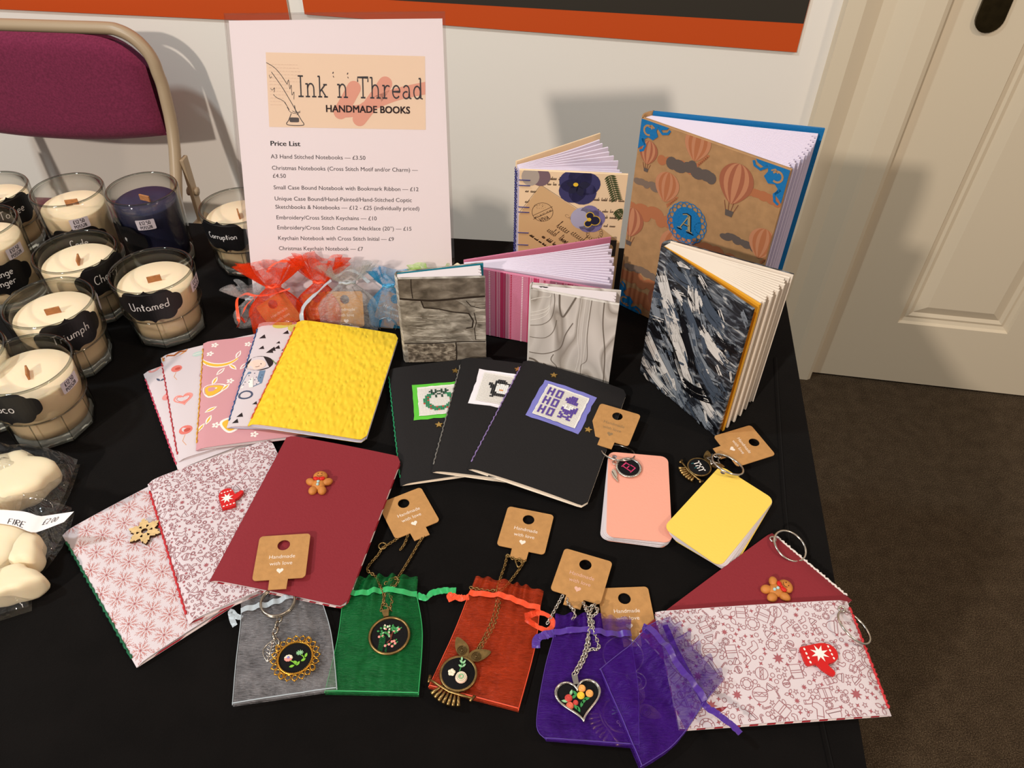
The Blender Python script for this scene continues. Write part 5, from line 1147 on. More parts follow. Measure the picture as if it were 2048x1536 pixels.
sheet = flat('sign_paper', (246, 237, 238), .5); dk = flat('sign_ink', (62, 56, 62), .6); dk2 = flat('sign_title', (52, 50, 54), .6); peach = flat('banner_peach', (246, 220, 190), .6); brushp = flat('banner_brush', (232, 166, 142), .6); faint = flat('banner_faint', (222, 190, 164), .6)
m = MB(); slab(m, .0015, .003, .2125, .2965, -.0004, 0, sheet)
PR = radians(-2.0); px0, py0 = .0315, .1644      # the print sits very slightly askew on the sheet
def PM(x, y, h): return SM(px0 + x * cos(PR) - y * sin(PR), py0 + x * sin(PR) + y * cos(PR), h + .00015)
lines = [(0, 0, .0961, 'A3 Hand Stitched Notebooks \u2014 \u00a33.50'), (0, -.0113, .1495, 'Christmas Notebooks (Cross Stitch Motif and/or Charm) \u2014'), (0, -.0192, .0135, '\u00a34.50'), (0, -.0308, .1491, 'Small Case Bound Notebook with Bookmark Ribbon \u2014 \u00a312'), (0, -.0420, .1415, 'Unique Case Bound/Hand-Painted/Hand-Stitched Coptic'),
         (0, -.0504, .1488, 'Sketchbooks & Notebooks \u2014 \u00a312 - \u00a325 (individually priced)'), (0, -.0611, .1038, 'Embroidery/Cross Stitch Keychains \u2014 \u00a310'), (0, -.0714, .1395, 'Embroidery/Cross Stitch Costume Necklace (20\u201d) \u2014 \u00a315'), (0, -.0822, .1205, 'Keychain Notebook with Cross Stitch Initial \u2014 \u00a39'), (0, -.0928, .0876, 'Christmas Keychain Notebook \u2014 \u00a37')]
for i, (x, y, L, s) in enumerate(lines):
    sh = text(s, .0041, 'l', 0); wd = max(p[0] for p in sh[0]); m.put(xf(sh, L / wd, 0, x + .0004 * i, y, .98), dk, PM)
sh = text('Price List', .0048, 'l', 0); sh = join(*[xf(sh, 1, 0, a * .00018, 0) for a in (-1, 0, 1)]); m.put(xf(sh, .0305 / max(p[0] for p in sh[0]), 0, 0, .0125, 1), dk2, PM)
m.put(rect(.0, .0308, .1585, .1022), peach, PM)
def BM(x, y, h): return PM(x * .1585, .0308 + y * .0714, h)      # banner coordinates 0..1
asp = .0714 / .1585
def bs(pts, w_): return [(v[0], v[1] / asp) for v in []]
def bstroke(pts, wd): 
    sh = stroke([(x, y * asp) for x, y in pts], wd); return ([(x, y / asp) for x, y in sh[0]], sh[1])
def bpaint(pts, wd, mt, h): m.put(clip(bstroke([(v.x, v.y) for v in smooth([Vector((x, y, 0)) for x, y in pts], 6)], wd), 0, 0, 1, 1), mt, BM, h)
def cap(x, y, r, mt, h): m.put(clip(([(a, b / asp) for a, b in ellpts(x, y * asp, r, r, 18)], [list(range(18))]), 0, 0, 1, 1), mt, BM, h)
for p, wd in (([(.455, .22), (.50, .38), (.545, .55)], .088), ([(.575, .13), (.68, .42), (.745, .62)], .088), ([(.68, .36), (.82, .48), (1.02, .58)], .075)):
    bpaint(p, wd, brushp, .0001); cap(p[0][0], p[0][1], wd / 2, brushp, .00012); cap(p[-1][0], p[-1][1], wd / 2, brushp, .00012)
bpaint([(.46, .22), (.58, .25), (.62, .3)], .07, brushp, .00011)
rg = random.Random(3)
for j in range(13):
    y = .84 - j * .045; x = .015; lim = .20 - (.0 if j < 6 else .01 * j)
    while x < lim: L = rg.uniform(.008, .02); bpaint([(x, y), (x + L * .5, y + .004), (x + L, y)], .0022, faint, .00012); x += L + .006
# quill and inkwell
for pts, wd in (([(.0, .865), (.05, .80), (.09, .70), (.125, .58)], .0034), ([(.03, .74), (.09, .55), (.14, .36), (.18, .20)], .0036), ([(.035, .44), (.055, .40), (.085, .37), (.10, .35)], .003), ([(.125, .58), (.135, .64), (.140, .52), (.150, .57), (.152, .44), (.165, .48), (.163, .38)], .0026), ([(.015, .70), (.022, .66), (.03, .68)], .0026), ([(.02, .52), (.03, .50), (.045, .53), (.04, .47)], .0026), ([(.10, .35), (.115, .30), (.105, .34), (.13, .24), (.118, .27)], .003), ([(.165, .30), (.172, .22), (.185, .19), (.178, .17)], .004),
                ([(.15, .225), (.17, .205), (.19, .21), (.20, .225)], .003), ([(.125, .24), (.14, .205), (.17, .19), (.20, .205)], .0026), ([(.143, .19), (.125, .10), (.11, .05), (.125, .03), (.165, .025), (.21, .03), (.22, .05), (.205, .10), (.185, .18)], .0042)): bpaint(pts, wd, dk2, .0002)
m.put(poly(rrect(.130, .07, .190, .135, .012, 4)), flat('inkwell_ink', (84, 76, 74), .6), BM, .0002)
# slab-serif title, drawn stroke by stroke
SER = {'I': (.42, [[(.21, 0), (.21, 1)], [(.04, 0), (.38, 0)], [(.04, 1), (.38, 1)]]), 'n': (.72, [[(.14, 0), (.14, .62)], [(.0, .62), (.16, .62)], [(.0, 0), (.28, 0)], [(.14, .42)] + arc(.35, .38, .20, .26, 150, 0, 8) + [(.55, 0)], [(.42, 0), (.70, 0)]]),
       'k': (.66, [[(.12, 0), (.12, 1)], [(0, 1), (.14, 1)], [(0, 0), (.26, 0)], [(.48, .60), (.14, .26)], [(.24, .36), (.52, 0)], [(.36, .60), (.60, .60)], [(.40, 0), (.64, 0)]]), 'T': (.74, [[(.37, 0), (.37, 1)], [(.03, .78), (.03, 1), (.71, 1), (.71, .78)], [(.22, 0), (.52, 0)]]),
       'h': (.72, [[(.14, 0), (.14, 1)], [(0, 1), (.16, 1)], [(0, 0), (.28, 0)], [(.14, .42)] + arc(.35, .38, .20, .26, 150, 0, 8) + [(.55, 0)], [(.42, 0), (.70, 0)]]), 'r': (.54, [[(.14, 0), (.14, .62)], [(0, .62), (.16, .62)], [(0, 0), (.32, 0)], [(.14, .36)] + arc(.36, .38, .20, .24, 150, 50, 6)]),
       'e': (.60, [[(.05, .33), (.53, .33)] + arc(.29, .32, .24, .31, 0, 320, 16)]), 'a': (.62, [arc(.26, .42, .20, .22, 150, 0, 8) + [(.46, .04), (.60, 0)], arc(.25, .17, .20, .17, 60, 380, 14)]), 'd': (.66, [arc(.27, .31, .22, .31, 20, 340, 16), [(.50, 1), (.50, .03), (.64, 0)], [(.38, 1), (.52, 1)]])}
def serif(s, x, y, size, wd, sx):
    out = []
    for ch_ in s:
        if ch_ == ' ': x += .52 * size * sx; continue
        adv, sts = SER[ch_]
        for st in sts: out.append(stroke([(x + a * size * sx, y + b * size) for a, b in st], wd))
        x += (adv + .10) * size * sx
    return join(*out), x
ttl, xe = serif('Ink n Thread', 0, 0, .0195, .0015, 1.0); kx = .1275 / xe
ttl = xf(ttl, kx, 0, .0300, .0610, 1.0); m.put(ttl, dk2, PM, .0003)
for x, y in ((.0655, .0835), (.0800, .0830)): m.put(join(stroke([(x, y), (x + .0008, y + .0016)], .0009), stroke([(x + .0004, y - .0022), (x + .001, y - .0036)], .0007)), dk, PM, .0003)
sh = text('HANDMADE BOOKS', .0060, 'l', 0); sh = join(*[xf(sh, 1, 0, a * .00022, b * .00016) for a in (-1, 0, 1) for b in (-1, 0, 1)]); m.put(xf(sh, .0855 / max(p[0] for p in sh[0]), 0, .0572, .0465, 1.12), flat('banner_bold', (70, 44, 42), .6), PM, .0003)
m.build('price_list', sg)
# ------------------------------------------------------------------ kraft tags, rings, chains
tagk = mat('kraft_tag', (188, 138, 84), .75, spec=.2, var=.08, vscale=180, bump=.2, bscale=600); foil = flat('white_foil', (244, 226, 210), .35); foil_pink = flat('rose_foil', (226, 178, 158), .35); foil_backlit = flat('backlit_foil', (146, 118, 84), .5)  # last foil has the darkness of reverse lighting put into its colour
silver = mat('silver_metal', (206, 198, 188), .22, 1.0); steel = mat('nickel_metal', (178, 166, 150), .25, 1.0); brass = mat('antique_brass', (150, 120, 74), .35, .95, var=.3, vscale=300); brass_d = mat('dark_brass', (96, 76, 48), .4, .9); goldm = mat('bright_gold', (206, 152, 62), .28, 1.0)
felt = flat('black_felt', (16, 14, 16), .95, bump=.4, bscale=900)
def tagT(c4, z, tilt=0.0):
    ps = [at(*q, z) for q in c4]; c = sum(ps, Vector()) / 4; d = (ps[1] - ps[0]) + (ps[2] - ps[3])
    return Matrix.Translation(c) @ Matrix.Rotation(atan2(d.y, d.x), 4, 'Z') @ Matrix.Rotation(tilt, 4, 'X')
def make_tag(parent, T, ink_=None, neck=True, sc=1.0):
    m = MB(); a = .0195 * sc; b = .020 * sc; r = .003
    o = arc(a - r, -b + r, r, r, -90, 0, 4) + arc(a - r, b - r, r, r, 0, 90, 4) + arc(-a + r, b - r, r, r, 90, 180, 4) + arc(-a + r, -b + r, r, r, 180, 270, 4)
    if neck: o = o + [(-.0068, -b), (-.0066, -b - .0085), (.0066, -b - .0085), (.0068, -b)]
    m.prism(o, 0, .0006, tagk, T, None, [ellpts(0, .0105, .0048, .0048, 24)])
    M = lambda x, y, h: T @ Vector((x, y, .0006 + .00012 + h))
    ik = ink_ or foil
    m.put(text('Handmade', .0032, 'c', .0, 1.0), ik, lambda x, y, h: M(x, y - .0015, h)); m.put(text('with love', .0032, 'c', .0, 1.0), ik, lambda x, y, h: M(x, y - .0075, h)); m.put(poly(heartpts(0, -.0125, .0052)), ik, M)
    return m.build('tag', parent)
def ring_pts(c, r, nrm=Vector((0, 0, 1)), n=36, ry=None):
    x = nrm.orthogonal().normalized(); y = nrm.cross(x); return [c + x * r * cos(tau * i / n) + y * (ry or r) * sin(tau * i / n) for i in range(n)]
def make_ring(parent, c, r, mt, wire=.0008, nrm=Vector((0, 0, 1)), name='ring', double=True):
    m = MB(); m.tube(ring_pts(c, r, nrm), wire, mt, 8, True)
    if double: m.tube(ring_pts(c + nrm * wire * 1.7, r, nrm), wire, mt, 8, True)
    return m.build(name, parent)
def chain_mesh(m, pts, mt, link=.0030, wire=.00042):
    s = resample(pts, max(4, int(sum((Vector(b) - Vector(a)).length for a, b in zip(pts[:-1], pts[1:])) / (link * .68))))
    for i in range(len(s) - 1):
        a, b = s[i], s[i + 1]; t = (b - a).normalized(); c = (a + b) / 2; u = Vector((0, 0, 1)) if i % 2 else t.cross(Vector((0, 0, 1))).normalized(); u = (u - t * u.dot(t)).normalized(); u = (u + t.cross(u) * .45).normalized()
        m.tube([c + t * (link / 2 * cos(tau * k / 10)) + u * (link * .33 * sin(tau * k / 10)) for k in range(10)], wire, mt, 5, True)
def pxs(L, z): return [at(*p[:2], p[2] if len(p) > 2 else z) for p in L]
def bead_rose(m, c, r, mt, T, mt2=None, seed=0):
    m.ball((c[0], c[1], c[2]), r, mt, 1, 1, .55, 7, T)
    for k in range(5): a = tau * k / 5 + seed; m.tube([(c[0] + r * .62 * cos(a + i * .35), c[1] + r * .62 * sin(a + i * .35), c[2] + r * .45) for i in range(5)], r * .17, mt2 or mt, 5, T=T)
def leaf3(m, x, y, z, L, W_, rot, mt, T): 
    p = leafpts(x, y, L, W_, rot, 6); m.prism(p, z, z + .0006, mt, T)
rosec = {n: flat('floss_' + n, c, .6) for n, c in (('pink', (236, 150, 140)), ('blush', (244, 206, 184)), ('red', (206, 74, 66)), ('coral', (226, 110, 84)), ('peach', (246, 172, 96)), ('yellow', (240, 200, 60)), ('green', (60, 140, 76)), ('mint', (150, 200, 150)), ('lime', (130, 190, 60)), ('cream', (238, 226, 200)), ('brown', (110, 52, 38)), ('magenta', (204, 56, 104)), ('lilac', (150, 140, 200)))}

# ------------------------------------------------------------------ sheer drawstring bags lying flat
org = dict(grey=organza('silver_organza', (176, 170, 172), .26, .16), green=organza('emerald_organza', (0, 128, 58), .42, .10), orange=organza('orange_organza', (216, 66, 12), .40, .10), purple=organza('violet_organza', (76, 10, 146), .44, .08))
rib = {k: mat(k + '_satin', c, .35, spec=.6, sheen=.3) for k, c in (('grey', (176, 184, 190)), ('green', (30, 170, 90)), ('orange', (244, 74, 22)), ('purple', (70, 22, 140)))}
def sheer_bag(label, col, Lp, Rp, z, seed, rb, puff=.003, wr=.0016, lift=None, v_r=.16, group='sheer drawstring bags laid flat', hem=True):
    c = at(*[(a + b) / 2 for a, b in zip(Lp[len(Lp) // 2], Rp[len(Rp) // 2])]); t = thing('drawstring_bag', label, 'drawstring bag', c, group)
    m = MB(); S = flat_bag(m, Lp, Rp, z, puff, wr, org[col], seed, 54, 64, lift, 1.3); m.build('pouch', t)
    m = MB(); hm = [S(u, .985) + Vector((0, 0, .0006)) for u in [i / 30 for i in range(31)]]
    m.tube(hm, .00045, rib[col], 5)
    for u in (.004, .996): m.tube([S(u, v) + Vector((0, 0, .0004)) for v in [.16 + .84 * i / 30 for i in range(31)]], .0003, rib[col], 5)
    m.build('seam', t)
    m = MB()
    if v_r: ribbon(m, [S(u, v_r + .012 * sin(u * 9 + seed)) + Vector((0, 0, .0016)) for u in [i / 12 for i in range(13)]], .0046, rib[col], seed, 60, .0005, .35)
    for L, wd in rb: ribbon(m, pxs(L, z + .003), wd, rib[col], seed + len(L), 40, .001)
    m.build('ribbon', t)
    return t, S
Zb = TZ + .0010
sheer_bag('silver-grey sheer bag under the gold-framed keychain', 'grey', [(480, 1200), (484, 1232), (473, 1330), (466, 1414)], [(630, 1158), (640, 1190), (664, 1270), (676, 1383)], Zb + .0022, 11,
          [([(484, 1236), (472, 1232), (462, 1222), (464, 1238), (470, 1252)], .0040), ([(638, 1192), (655, 1183), (668, 1179)], .0036), ([(640, 1196), (652, 1204), (658, 1208)], .0012)], .003, .0020)
sheer_bag('emerald green sheer bag under the tree pendant', 'green', [(706, 1160), (690, 1186), (676, 1280), (650, 1390)], [(836, 1158), (834, 1188), (846, 1270), (838, 1394)], Zb, 12,
          [([(692, 1186), (680, 1178), (692, 1176)], .0040), ([(692, 1188), (672, 1192), (652, 1196)], .0034), ([(834, 1190), (852, 1196), (864, 1186), (888, 1181), (912, 1181)], .0050)], .003, .0020)
sheer_bag('orange sheer bag under the owl necklace', 'orange', [(952, 1156), (938, 1192), (905, 1275), (857, 1378)], [(1087, 1186), (1080, 1222), (1070, 1300), (1037, 1425)], Zb + .0004, 13,
          [([(938, 1194), (920, 1196), (900, 1190), (904, 1202)], .0050), ([(1072, 1226), (1050, 1232), (1082, 1222)], .0046), ([(1055, 1234), (1080, 1226), (1100, 1234), (1106, 1248), (1096, 1260), (1076, 1254), (1052, 1238)], .0040)], .0026, .0018)
G5 = 'sheer drawstring bags laid flat'
# keychain that lies beneath the violet bag
def owl(parent, T, s, disc_art, name='owl_pendant'):
    m = MB()
    for sg in (-1, 1):      # ear tufts, spread like two leaves with round eyes
        o = [(sg * .02, .0), (sg * .34, .02), (sg * .70, .16), (sg * 1.00, .55), (sg * 1.12, 1.0), (sg * .70, .98), (sg * .26, .78), (sg * .02, .42)]
        o = [(v.x * s * .74, (v.y * .74 + .72) * s) for v in smooth([Vector((x, y, 0)) for x, y in o + [o[0]]], 4)[:-1]]
        if sg < 0: o = o[::-1]
        m.prism(o, 0, .0012, brass, T)
        for r_ in (.24, .15): m.tube([(sg * .34 * s + r_ * s * .8 * cos(tau * i / 20), 1.00 * s + r_ * s * .8 * sin(tau * i / 20), .0015) for i in range(20)], .00034, brass_d, 6, True, T)
        m.ball((sg * .34 * s, 1.00 * s, .0014), .07 * s, brass_d, 1, 1, .6, 6, T)
    m.lathe([(.001 * 0 + .0002, .0001), (1.0 * s * .80, .0001), (.80 * s, .0016), (.76 * s, .0022), (.70 * s, .0018)], brass, 48, T)
    for i in range(7):     # tail feathers
        a = radians(-90 + (i - 3) * 9); c_, q = cos(a), sin(a)
        m.tube([(c_ * .70 * s, q * .70 * s, .0008), (c_ * 1.05 * s, q * 1.05 * s, .0010), (c_ * 1.38 * s, q * 1.38 * s, .0010)], lambda k: .0006 + .0009 * k, brass, 7, T=T)
    m.tube([(-1.0 * s, -.72 * s, .0014), (-.6 * s, -.78 * s, .0016), (0, -.86 * s, .0018), (.6 * s, -.78 * s, .0016), (1.05 * s, -.70 * s, .0014)], .0009, brass, 8, T=T)   # perch
    m.tube([(.95 * s, -.85 * s, .001), (1.05 * s, -.56 * s, .001)], .0011, brass, 7, T=T); m.tube([(-.95 * s, -.85 * s, .001), (-1.05 * s, -.56 * s, .001)], .0011, brass, 7, T=T)
    p = m.build(name, parent)
    m = MB(); m.lathe([(.0002, .0019), (.70 * s, .0019), (.71 * s, .0012)], felt, 40, T); disc_art(m, T @ Matrix.Translation((0, 0, .0022))); m.build('embroidery', p)
    return p
oT = lambda c, up_px, z: (lambda a, b: Matrix.Translation(a) @ Matrix.Rotation(atan2((b - a).y, (b - a).x) - pi / 2, 4, 'Z'))(at(*c, z), at(*up_px, z))
k2 = thing('keychain', 'owl keychain with a butterfly-like brass head half beneath the violet bag', 'keychain', at(1260, 1400))
make_tag(k2, tagT([(1203, 1176), (1305, 1171), (1303, 1273), (1201, 1276)], TZ + .0010))
make_ring(k2, at(1246, 1312, TZ + .0022), .0142, steel, .0006)
m = MB(); chain_mesh(m, pxs([(1258, 1342), (1256, 1352), (1262, 1360)], TZ + .003), silver, .005, .0006); m.tube(ring_pts(at(1274, 1362, TZ + .003), .0062), .0005, silver, 6, True)
for r_ in (.8, .55, .3): m.tube([at(1274, 1362, TZ + .003) + Vector((.0062 * (r_ - 1) * .8 + .0062 * r_ * .8 * cos(a), .0062 * r_ * .7 * sin(a), 0)) for a in [radians(-100 + 20 * i) for i in range(11)]], .0005, silver, 5)
m.build('charm', k2)
def owl2art(m, T):
    for k in range(7): a = radians(60 + k * 12); m.tube([(0, -.001, 0), (.004 * cos(a), .004 * sin(a), .0004), (.0082 * cos(a + .1), .0082 * sin(a + .1), .0003)], .0005, rosec['lilac'], 5, T=T)
    for k in range(5): a = radians(150 + k * 25); m.tube([(-.002, 0, 0), (.0065 * cos(a), .0065 * sin(a), .0003)], .0005, rosec['mint'], 5, T=T)
    for x, y in ((.004, -.005), (.0065, -.0045)): m.tube([(x + .0009 * cos(tau * i / 8), y + .0009 * sin(tau * i / 8), .0003) for i in range(8)], .0003, rosec['blush'], 5, True, T)
owl(k2, oT((1242, 1430), (1290, 1406), TZ + .0014), .0162, owl2art)
# violet bags
sheer_bag('violet sheer bag under the heart necklace', 'purple', [(1110, 1232), (1108, 1268), (1088, 1345), (1072, 1452), (1092, 1483)], [(1262, 1240), (1262, 1282), (1276, 1380), (1277, 1450), (1278, 1498)], TZ + .0052, 14,
          [([(1110, 1266), (1090, 1270), (1074, 1278), (1072, 1296)], .0060)], .002, .0020, v_r=.15)

# ------------------------------------------------------------------ ringed notebooks at the corner of the table
def eyelet(parent, p, r=.0030, mt=silver):
    m = MB(); m.lathe([(r * .5, 0), (r * .5, .0012), (r * .75, .0017), (r, .0008), (r, 0)], mt, 20, Matrix.Translation(p)); return m.build('eyelet', parent)
def spine_o(a, b, z, tilt=0.0, roll=0.0): return frame(at(*a, z), at(*b, z), None, tilt, roll, 'y')
t, M, T = booklet('keychain_notebook', 'maroon ringed notebook with a gingerbread charm at the table corner', spine_o((1543, 1068), (1703, 1203), TZ + .004), .148, .076, .0034, red_card, paper_w, None, .001, .7, lining=striped, r=.0006, thread=thr('white_thread', (226, 214, 206)), thread_r=.0009, group='ringed festive notebooks', cat='keychain notebook')
gingerbread(t, M, *loc(T, 1556, 1180, TZ + .009), -1.15, .0150)
eyelet(t, M(.0062, .0052, 0)); make_ring(t, at(1580, 1092, TZ + .0085), .0135, silver, .0009, Vector((.25, -.1, .96)).normalized(), double=False)
t, M, T = booklet('keychain_notebook', 'white ringed notebook with festive line drawings and a red mitten charm', spine_o((1692, 1204), (1786, 1420), TZ + .0092, 0, -.085), .145, .083, .0036, white_card, paper_w, doodles(1.25, 9), .0012, .7, lining=striped, r=.0006, thread=thr('scarlet_thread', (196, 40, 46)), thread_r=.0009, group='ringed festive notebooks', cat='keychain notebook')
mitten(t, M, *loc(T, 1634, 1312, TZ + .011), pi / 2 + .08, .0165)
eyelet(t, M(.0075, .0075, 0)); make_ring(t, at(1708, 1255, TZ + .0125), .0135, silver, .0009, Vector((.45, .15, .88)).normalized(), double=False)
zb2 = TZ + .0165
def lift2(u, v): return -.0125 * max(0, min(1, (v - .30) / .22)) 
sheer_bag('violet sheer bag twisted over the end of the white ringed notebook', 'purple', [(1338, 1242), (1298, 1258), (1250, 1290), (1200, 1330)], [(1447, 1362), (1410, 1406), (1352, 1480), (1284, 1526)], zb2, 15,
          [([(1300, 1254), (1292, 1262), (1296, 1250)], .006), ([(1405, 1405), (1418, 1418), (1430, 1424), (1448, 1438), (1464, 1450), (1481, 1467)], .0046), ([(1330, 1250), (1352, 1300), (1378, 1350), (1408, 1404)], .0042)], .003, .0050, lift2, v_r=.30, hem=False)

# mini notebooks on split rings
def mini(label, T, col, n, seed, flip=1):
    t = thing('keychain_notebook', label, 'keychain notebook', T @ Vector((.026, .046, 0)), 'plain mini notebooks on split rings'); rg = random.Random(seed); w, h = .0525, .0915; hx, hy = .0055, h - .0055
    cardm = flat('card_%d' % seed, col, .7, bump=.15, bscale=500)
    def leaf(m, z0, z1, mt, a):
        o = [(hx + (x - hx) * cos(a) - (y - hy) * sin(a), hy + (x - hx) * sin(a) + (y - hy) * cos(a)) for x, y in rrect(0, 0, w, h, .0065, 5)]
        hl = [(hx + .0022 * cos(b), hy + .0022 * sin(b)) for b in [tau * i / 12 for i in range(12)]]
        m.prism(o, z0, z1, mt, T, None, [hl])
    z = .0006; m = MB(); leaf(m, z, z + .0006, cardm, flip * (.10 if flip > 0 else .035)); m.build('back_cover', t); z += .0009
    m = MB()
    for k in range(n): leaf(m, z, z + .00042, paper_w, flip * ((.085 if flip > 0 else .05) * (1 - k / n)) + rg.uniform(-.012, .012) + (.03 if flip < 0 and k % 4 == 1 else 0)); z += .00052
    m.build('pages', t); m = MB(); leaf(m, z, z + .0006, cardm, 0); m.build('front_cover', t)
    return t, z + .0006, (lambda x, y, h_=0: T @ Vector((x, y, z + .0006 + h_))), (hx, hy)
T = frame(at(1212, 1077, TZ + .004), at(1216, 907, TZ + .004), TZ, 0, 0, 'y')
t, zt, Mp, hl = mini('salmon pink mini notebook with a round letter charm and a kraft tag', T, (240, 166, 144), 9, 3, -1)
make_tag(t, tagT([(1189, 808), (1262, 829), (1268, 893), (1194, 870)], TZ + .0105, .06), foil_backlit)
rc = at(1236, 905, TZ + .006); make_ring(t, rc, .0148, silver, .0009, Vector((.1, .35, .93)).normalized(), double=False)
cT = oT((1257, 937), (1233, 928), zt + TZ + .0004) @ Matrix.Scale(.90, 4); m = MB(); m.lathe([(.0002, .0002), (.0118, .0002), (.0124, .0010), (.0124, .0018), (.0110, .0024), (.0104, .0018)], silver, 48, cT)
for k in range(40): a = tau * k / 40; m.ball((.0119 * cos(a), .0119 * sin(a), .0016), .0007, silver, 1, 1, 1, 5, cT)
m.tube(ring_pts(cT @ Vector((0, .0138, .0015)), .0022), .0005, silver, 6, True)
lt = m.build('letter_charm', t); m = MB(); m.lathe([(.0002, .0019), (.0104, .0019)], felt, 40, cT)
Bs = join(stroke([(-.003, -.0052), (-.003, .0052)], .0011), stroke([(-.0044, .0052), (.0025, .0052), (.0025, .0004), (-.003, .0004)], .0011), stroke([(.0012, .0004), (.0034, .0002), (.0034, -.0052), (-.0044, -.0052)], .0011))
RB = cT @ Matrix.Rotation(-.30 + radians(0), 4, 'Z'); m.put(Bs, rosec['magenta'], lambda x, y, h: RB @ Vector((x, y, .0022 + h))); m.build('embroidery', lt)
m = MB(); wT = oT((1229, 950), (1225, 930), zt + TZ + .0006)
m.prism([(v.x, v.y) for v in smooth([Vector((x * .001, y * .001, 0)) for x, y in ((-1, 6), (-2.4, 2), (-1.6, -3), (.6, -7), (1.8, -8.5), (1.2, -5), (2.0, -1), (1.2, 4), (-1, 6))], 3)[:-1]], 0, .0012, silver, wT)
for k in range(5): m.tube([(-.0018 + .0006 * k, .003 - .002 * k, .0014), (.0002 + .0004 * k, -.001 - .0012 * k, .0015)], .0003, steel, 5, T=wT)
m.build('wing_charm', t)
T = frame(at(1324, 1060, TZ + .010), at(1441, 932, TZ + .008), TZ + .0068, .06, -.04, 'y')
t, zt, Mp, hl = mini('yellow mini notebook with a brass owl charm and a kraft tag', T, (246, 210, 94), 9, 4, 1)
make_tag(t, tagT([(1484, 835), (1536, 900), (1494, 951), (1439, 884)], TZ + .0050))
make_ring(t, at(1455, 929, TZ + .0112), .0145, silver, .0011, Vector((.3, .25, .92)).normalized(), double=False)
def tntart(m, T):
    P = join(*[xf(s_, 1, 0, 0, 0) for s_ in [rect(-.0062, .0018, -.0022, .0030), rect(-.0047, -.0034, -.0037, .003), rect(-.0018, -.0034, -.0008, .003), rect(.0010, -.0034, .0020, .003), rect(-.0018, -.0004, .0020, .0010), rect(.0024, .0018, .0064, .0030), rect(.0039, -.0034, .0049, .003)]])
    R2 = T @ Matrix.Rotation(radians(-12), 4, 'Z') @ Matrix.Scale(.95, 4); m.put(P, offw, lambda x, y, h: R2 @ Vector((x, y, .0002 + h)))
    m.put(join(rect(-.0058, -.0056, -.0048, -.0028), rect(-.0002, -.0056, .0008, -.0030)), flat('floss_teal', (26, 86, 92), .6), lambda x, y, h: R2 @ Vector((x, y, .0001 + h)))
owl(t, oT((1398, 936), (1441, 914), TZ + .0014), .0134, tntart, 'owl_charm')
m = MB(); sc_ = at(1428, 919, TZ + .0055); m.tube([sc_ + Vector((x, y, 0)) for x, y in starpts(0, 0, .0064, .0034, 5, .4)], .0007, silver, 6, True); m.tube(ring_pts(at(1438, 911, TZ + .006), .0024), .0005, silver, 6, True); m.build('star_charm', t)

# ------------------------------------------------------------------ jewellery lying on the bags
# gold-framed keychain
k1 = thing('keychain', 'gold filigree keychain with embroidered flowers and a leaf charm on the grey bag', 'keychain', at(588, 1320))
make_tag(k1, tagT([(522, 1072), (622, 1073), (607, 1150), (505, 1165)], TZ + .0165, -.0))
make_ring(k1, at(556, 1204, TZ + .0100), .0122, steel, .0009)
m = MB(); chain_mesh(m, pxs([(560, 1232), (557, 1245), (553, 1255), (548, 1268), (551, 1280), (555, 1290)], TZ + .0085), steel, .0062, .0008); m.build('chain', k1)
gT = oT((591, 1317), (572, 1262), TZ + .0098) @ Matrix.Scale(.70, 4)
m = MB(); m.lathe([(.0168, .0002), (.0182, .0016), (.0172, .0026), (.0160, .0020), (.0158, .0002)], goldm, 56, gT)
for k in range(20):
    a = tau * k / 20; x, y = .0208 * cos(a), .0208 * sin(a)
    m.tube([(x + .0027 * cos(tau * i / 10), y + .0027 * sin(tau * i / 10), .0012) for i in range(10)], .00062, goldm, 6, True, gT); m.ball((.0238 * cos(a), .0238 * sin(a), .0012), .0011, goldm, 1, 1, .8, 6, gT)
for k in range(4):
    a = tau * k / 4 + .6; m.tube([(.0215 * cos(a) + .0022 * cos(tau * i / 10 + a), .0215 * sin(a) + .0036 * sin(tau * i / 10 + a), .0020) for i in range(10)], .0007, goldm, 6, True, gT)
for k in range(56): a = tau * k / 56; m.ball((.0164 * cos(a), .0164 * sin(a), .0024), .0006, goldm, 1, 1, 1, 4, gT)
fr1 = m.build('filigree_pendant', k1)
m = MB(); m.lathe([(.0002, .0012), (.0160, .0012)], felt, 40, gT)
uT = gT @ Matrix.Rotation(-.32, 4, 'Z')
for k in range(9): a = tau * k / 9; m.ball((-.0065 + .0026 * cos(a), .0005 + .0020 * sin(a), .0020), .0018, rosec['pink'] if a > pi else rosec['cream'], 1, 1, .5, 6, uT)
m.ball((-.0065, .001, .0026), .0014, rosec['lilac'], 1, 1, .5, 6, uT)
for k in range(9): a = tau * k / 9; m.tube([(.0045, .0045, .0018), (.0045 + .0036 * cos(a), .0045 + .0028 * sin(a), .0022)], .0006, rosec['mint'], 5, T=uT)
for pts in ([(-.005, -.002, .0016), (-.002, -.004, .0018), (.001, -.0075, .0016)], [(.006, .002, .0016), (.008, .0, .0018), (.009, -.003, .0016)]): m.tube(pts, .0006, rosec['lime'], 5, T=uT)
for x, y, r0 in ((-.003, -.0085, .2), (.003, -.0065, .9), (.0005, -.005, 2.4), (.008, -.0035, .4), (.0105, .001, 1.2)): leaf3(m, x, y, .0014, .0052, .0026, r0, rosec['lime'], uT)
m.build('embroidery', fr1)
m = MB(); lT = oT((541, 1302), (546, 1284), TZ + .0090)
o = leafpts(0, 0, .0165, .0105, pi / 2, 10); m.tube([(x, y, .0004) for x, y in o], .0005, silver, 6, True, lT); m.tube([(0, -.008, .0004), (0, .0095, .0004)], .0005, silver, 6, T=lT)
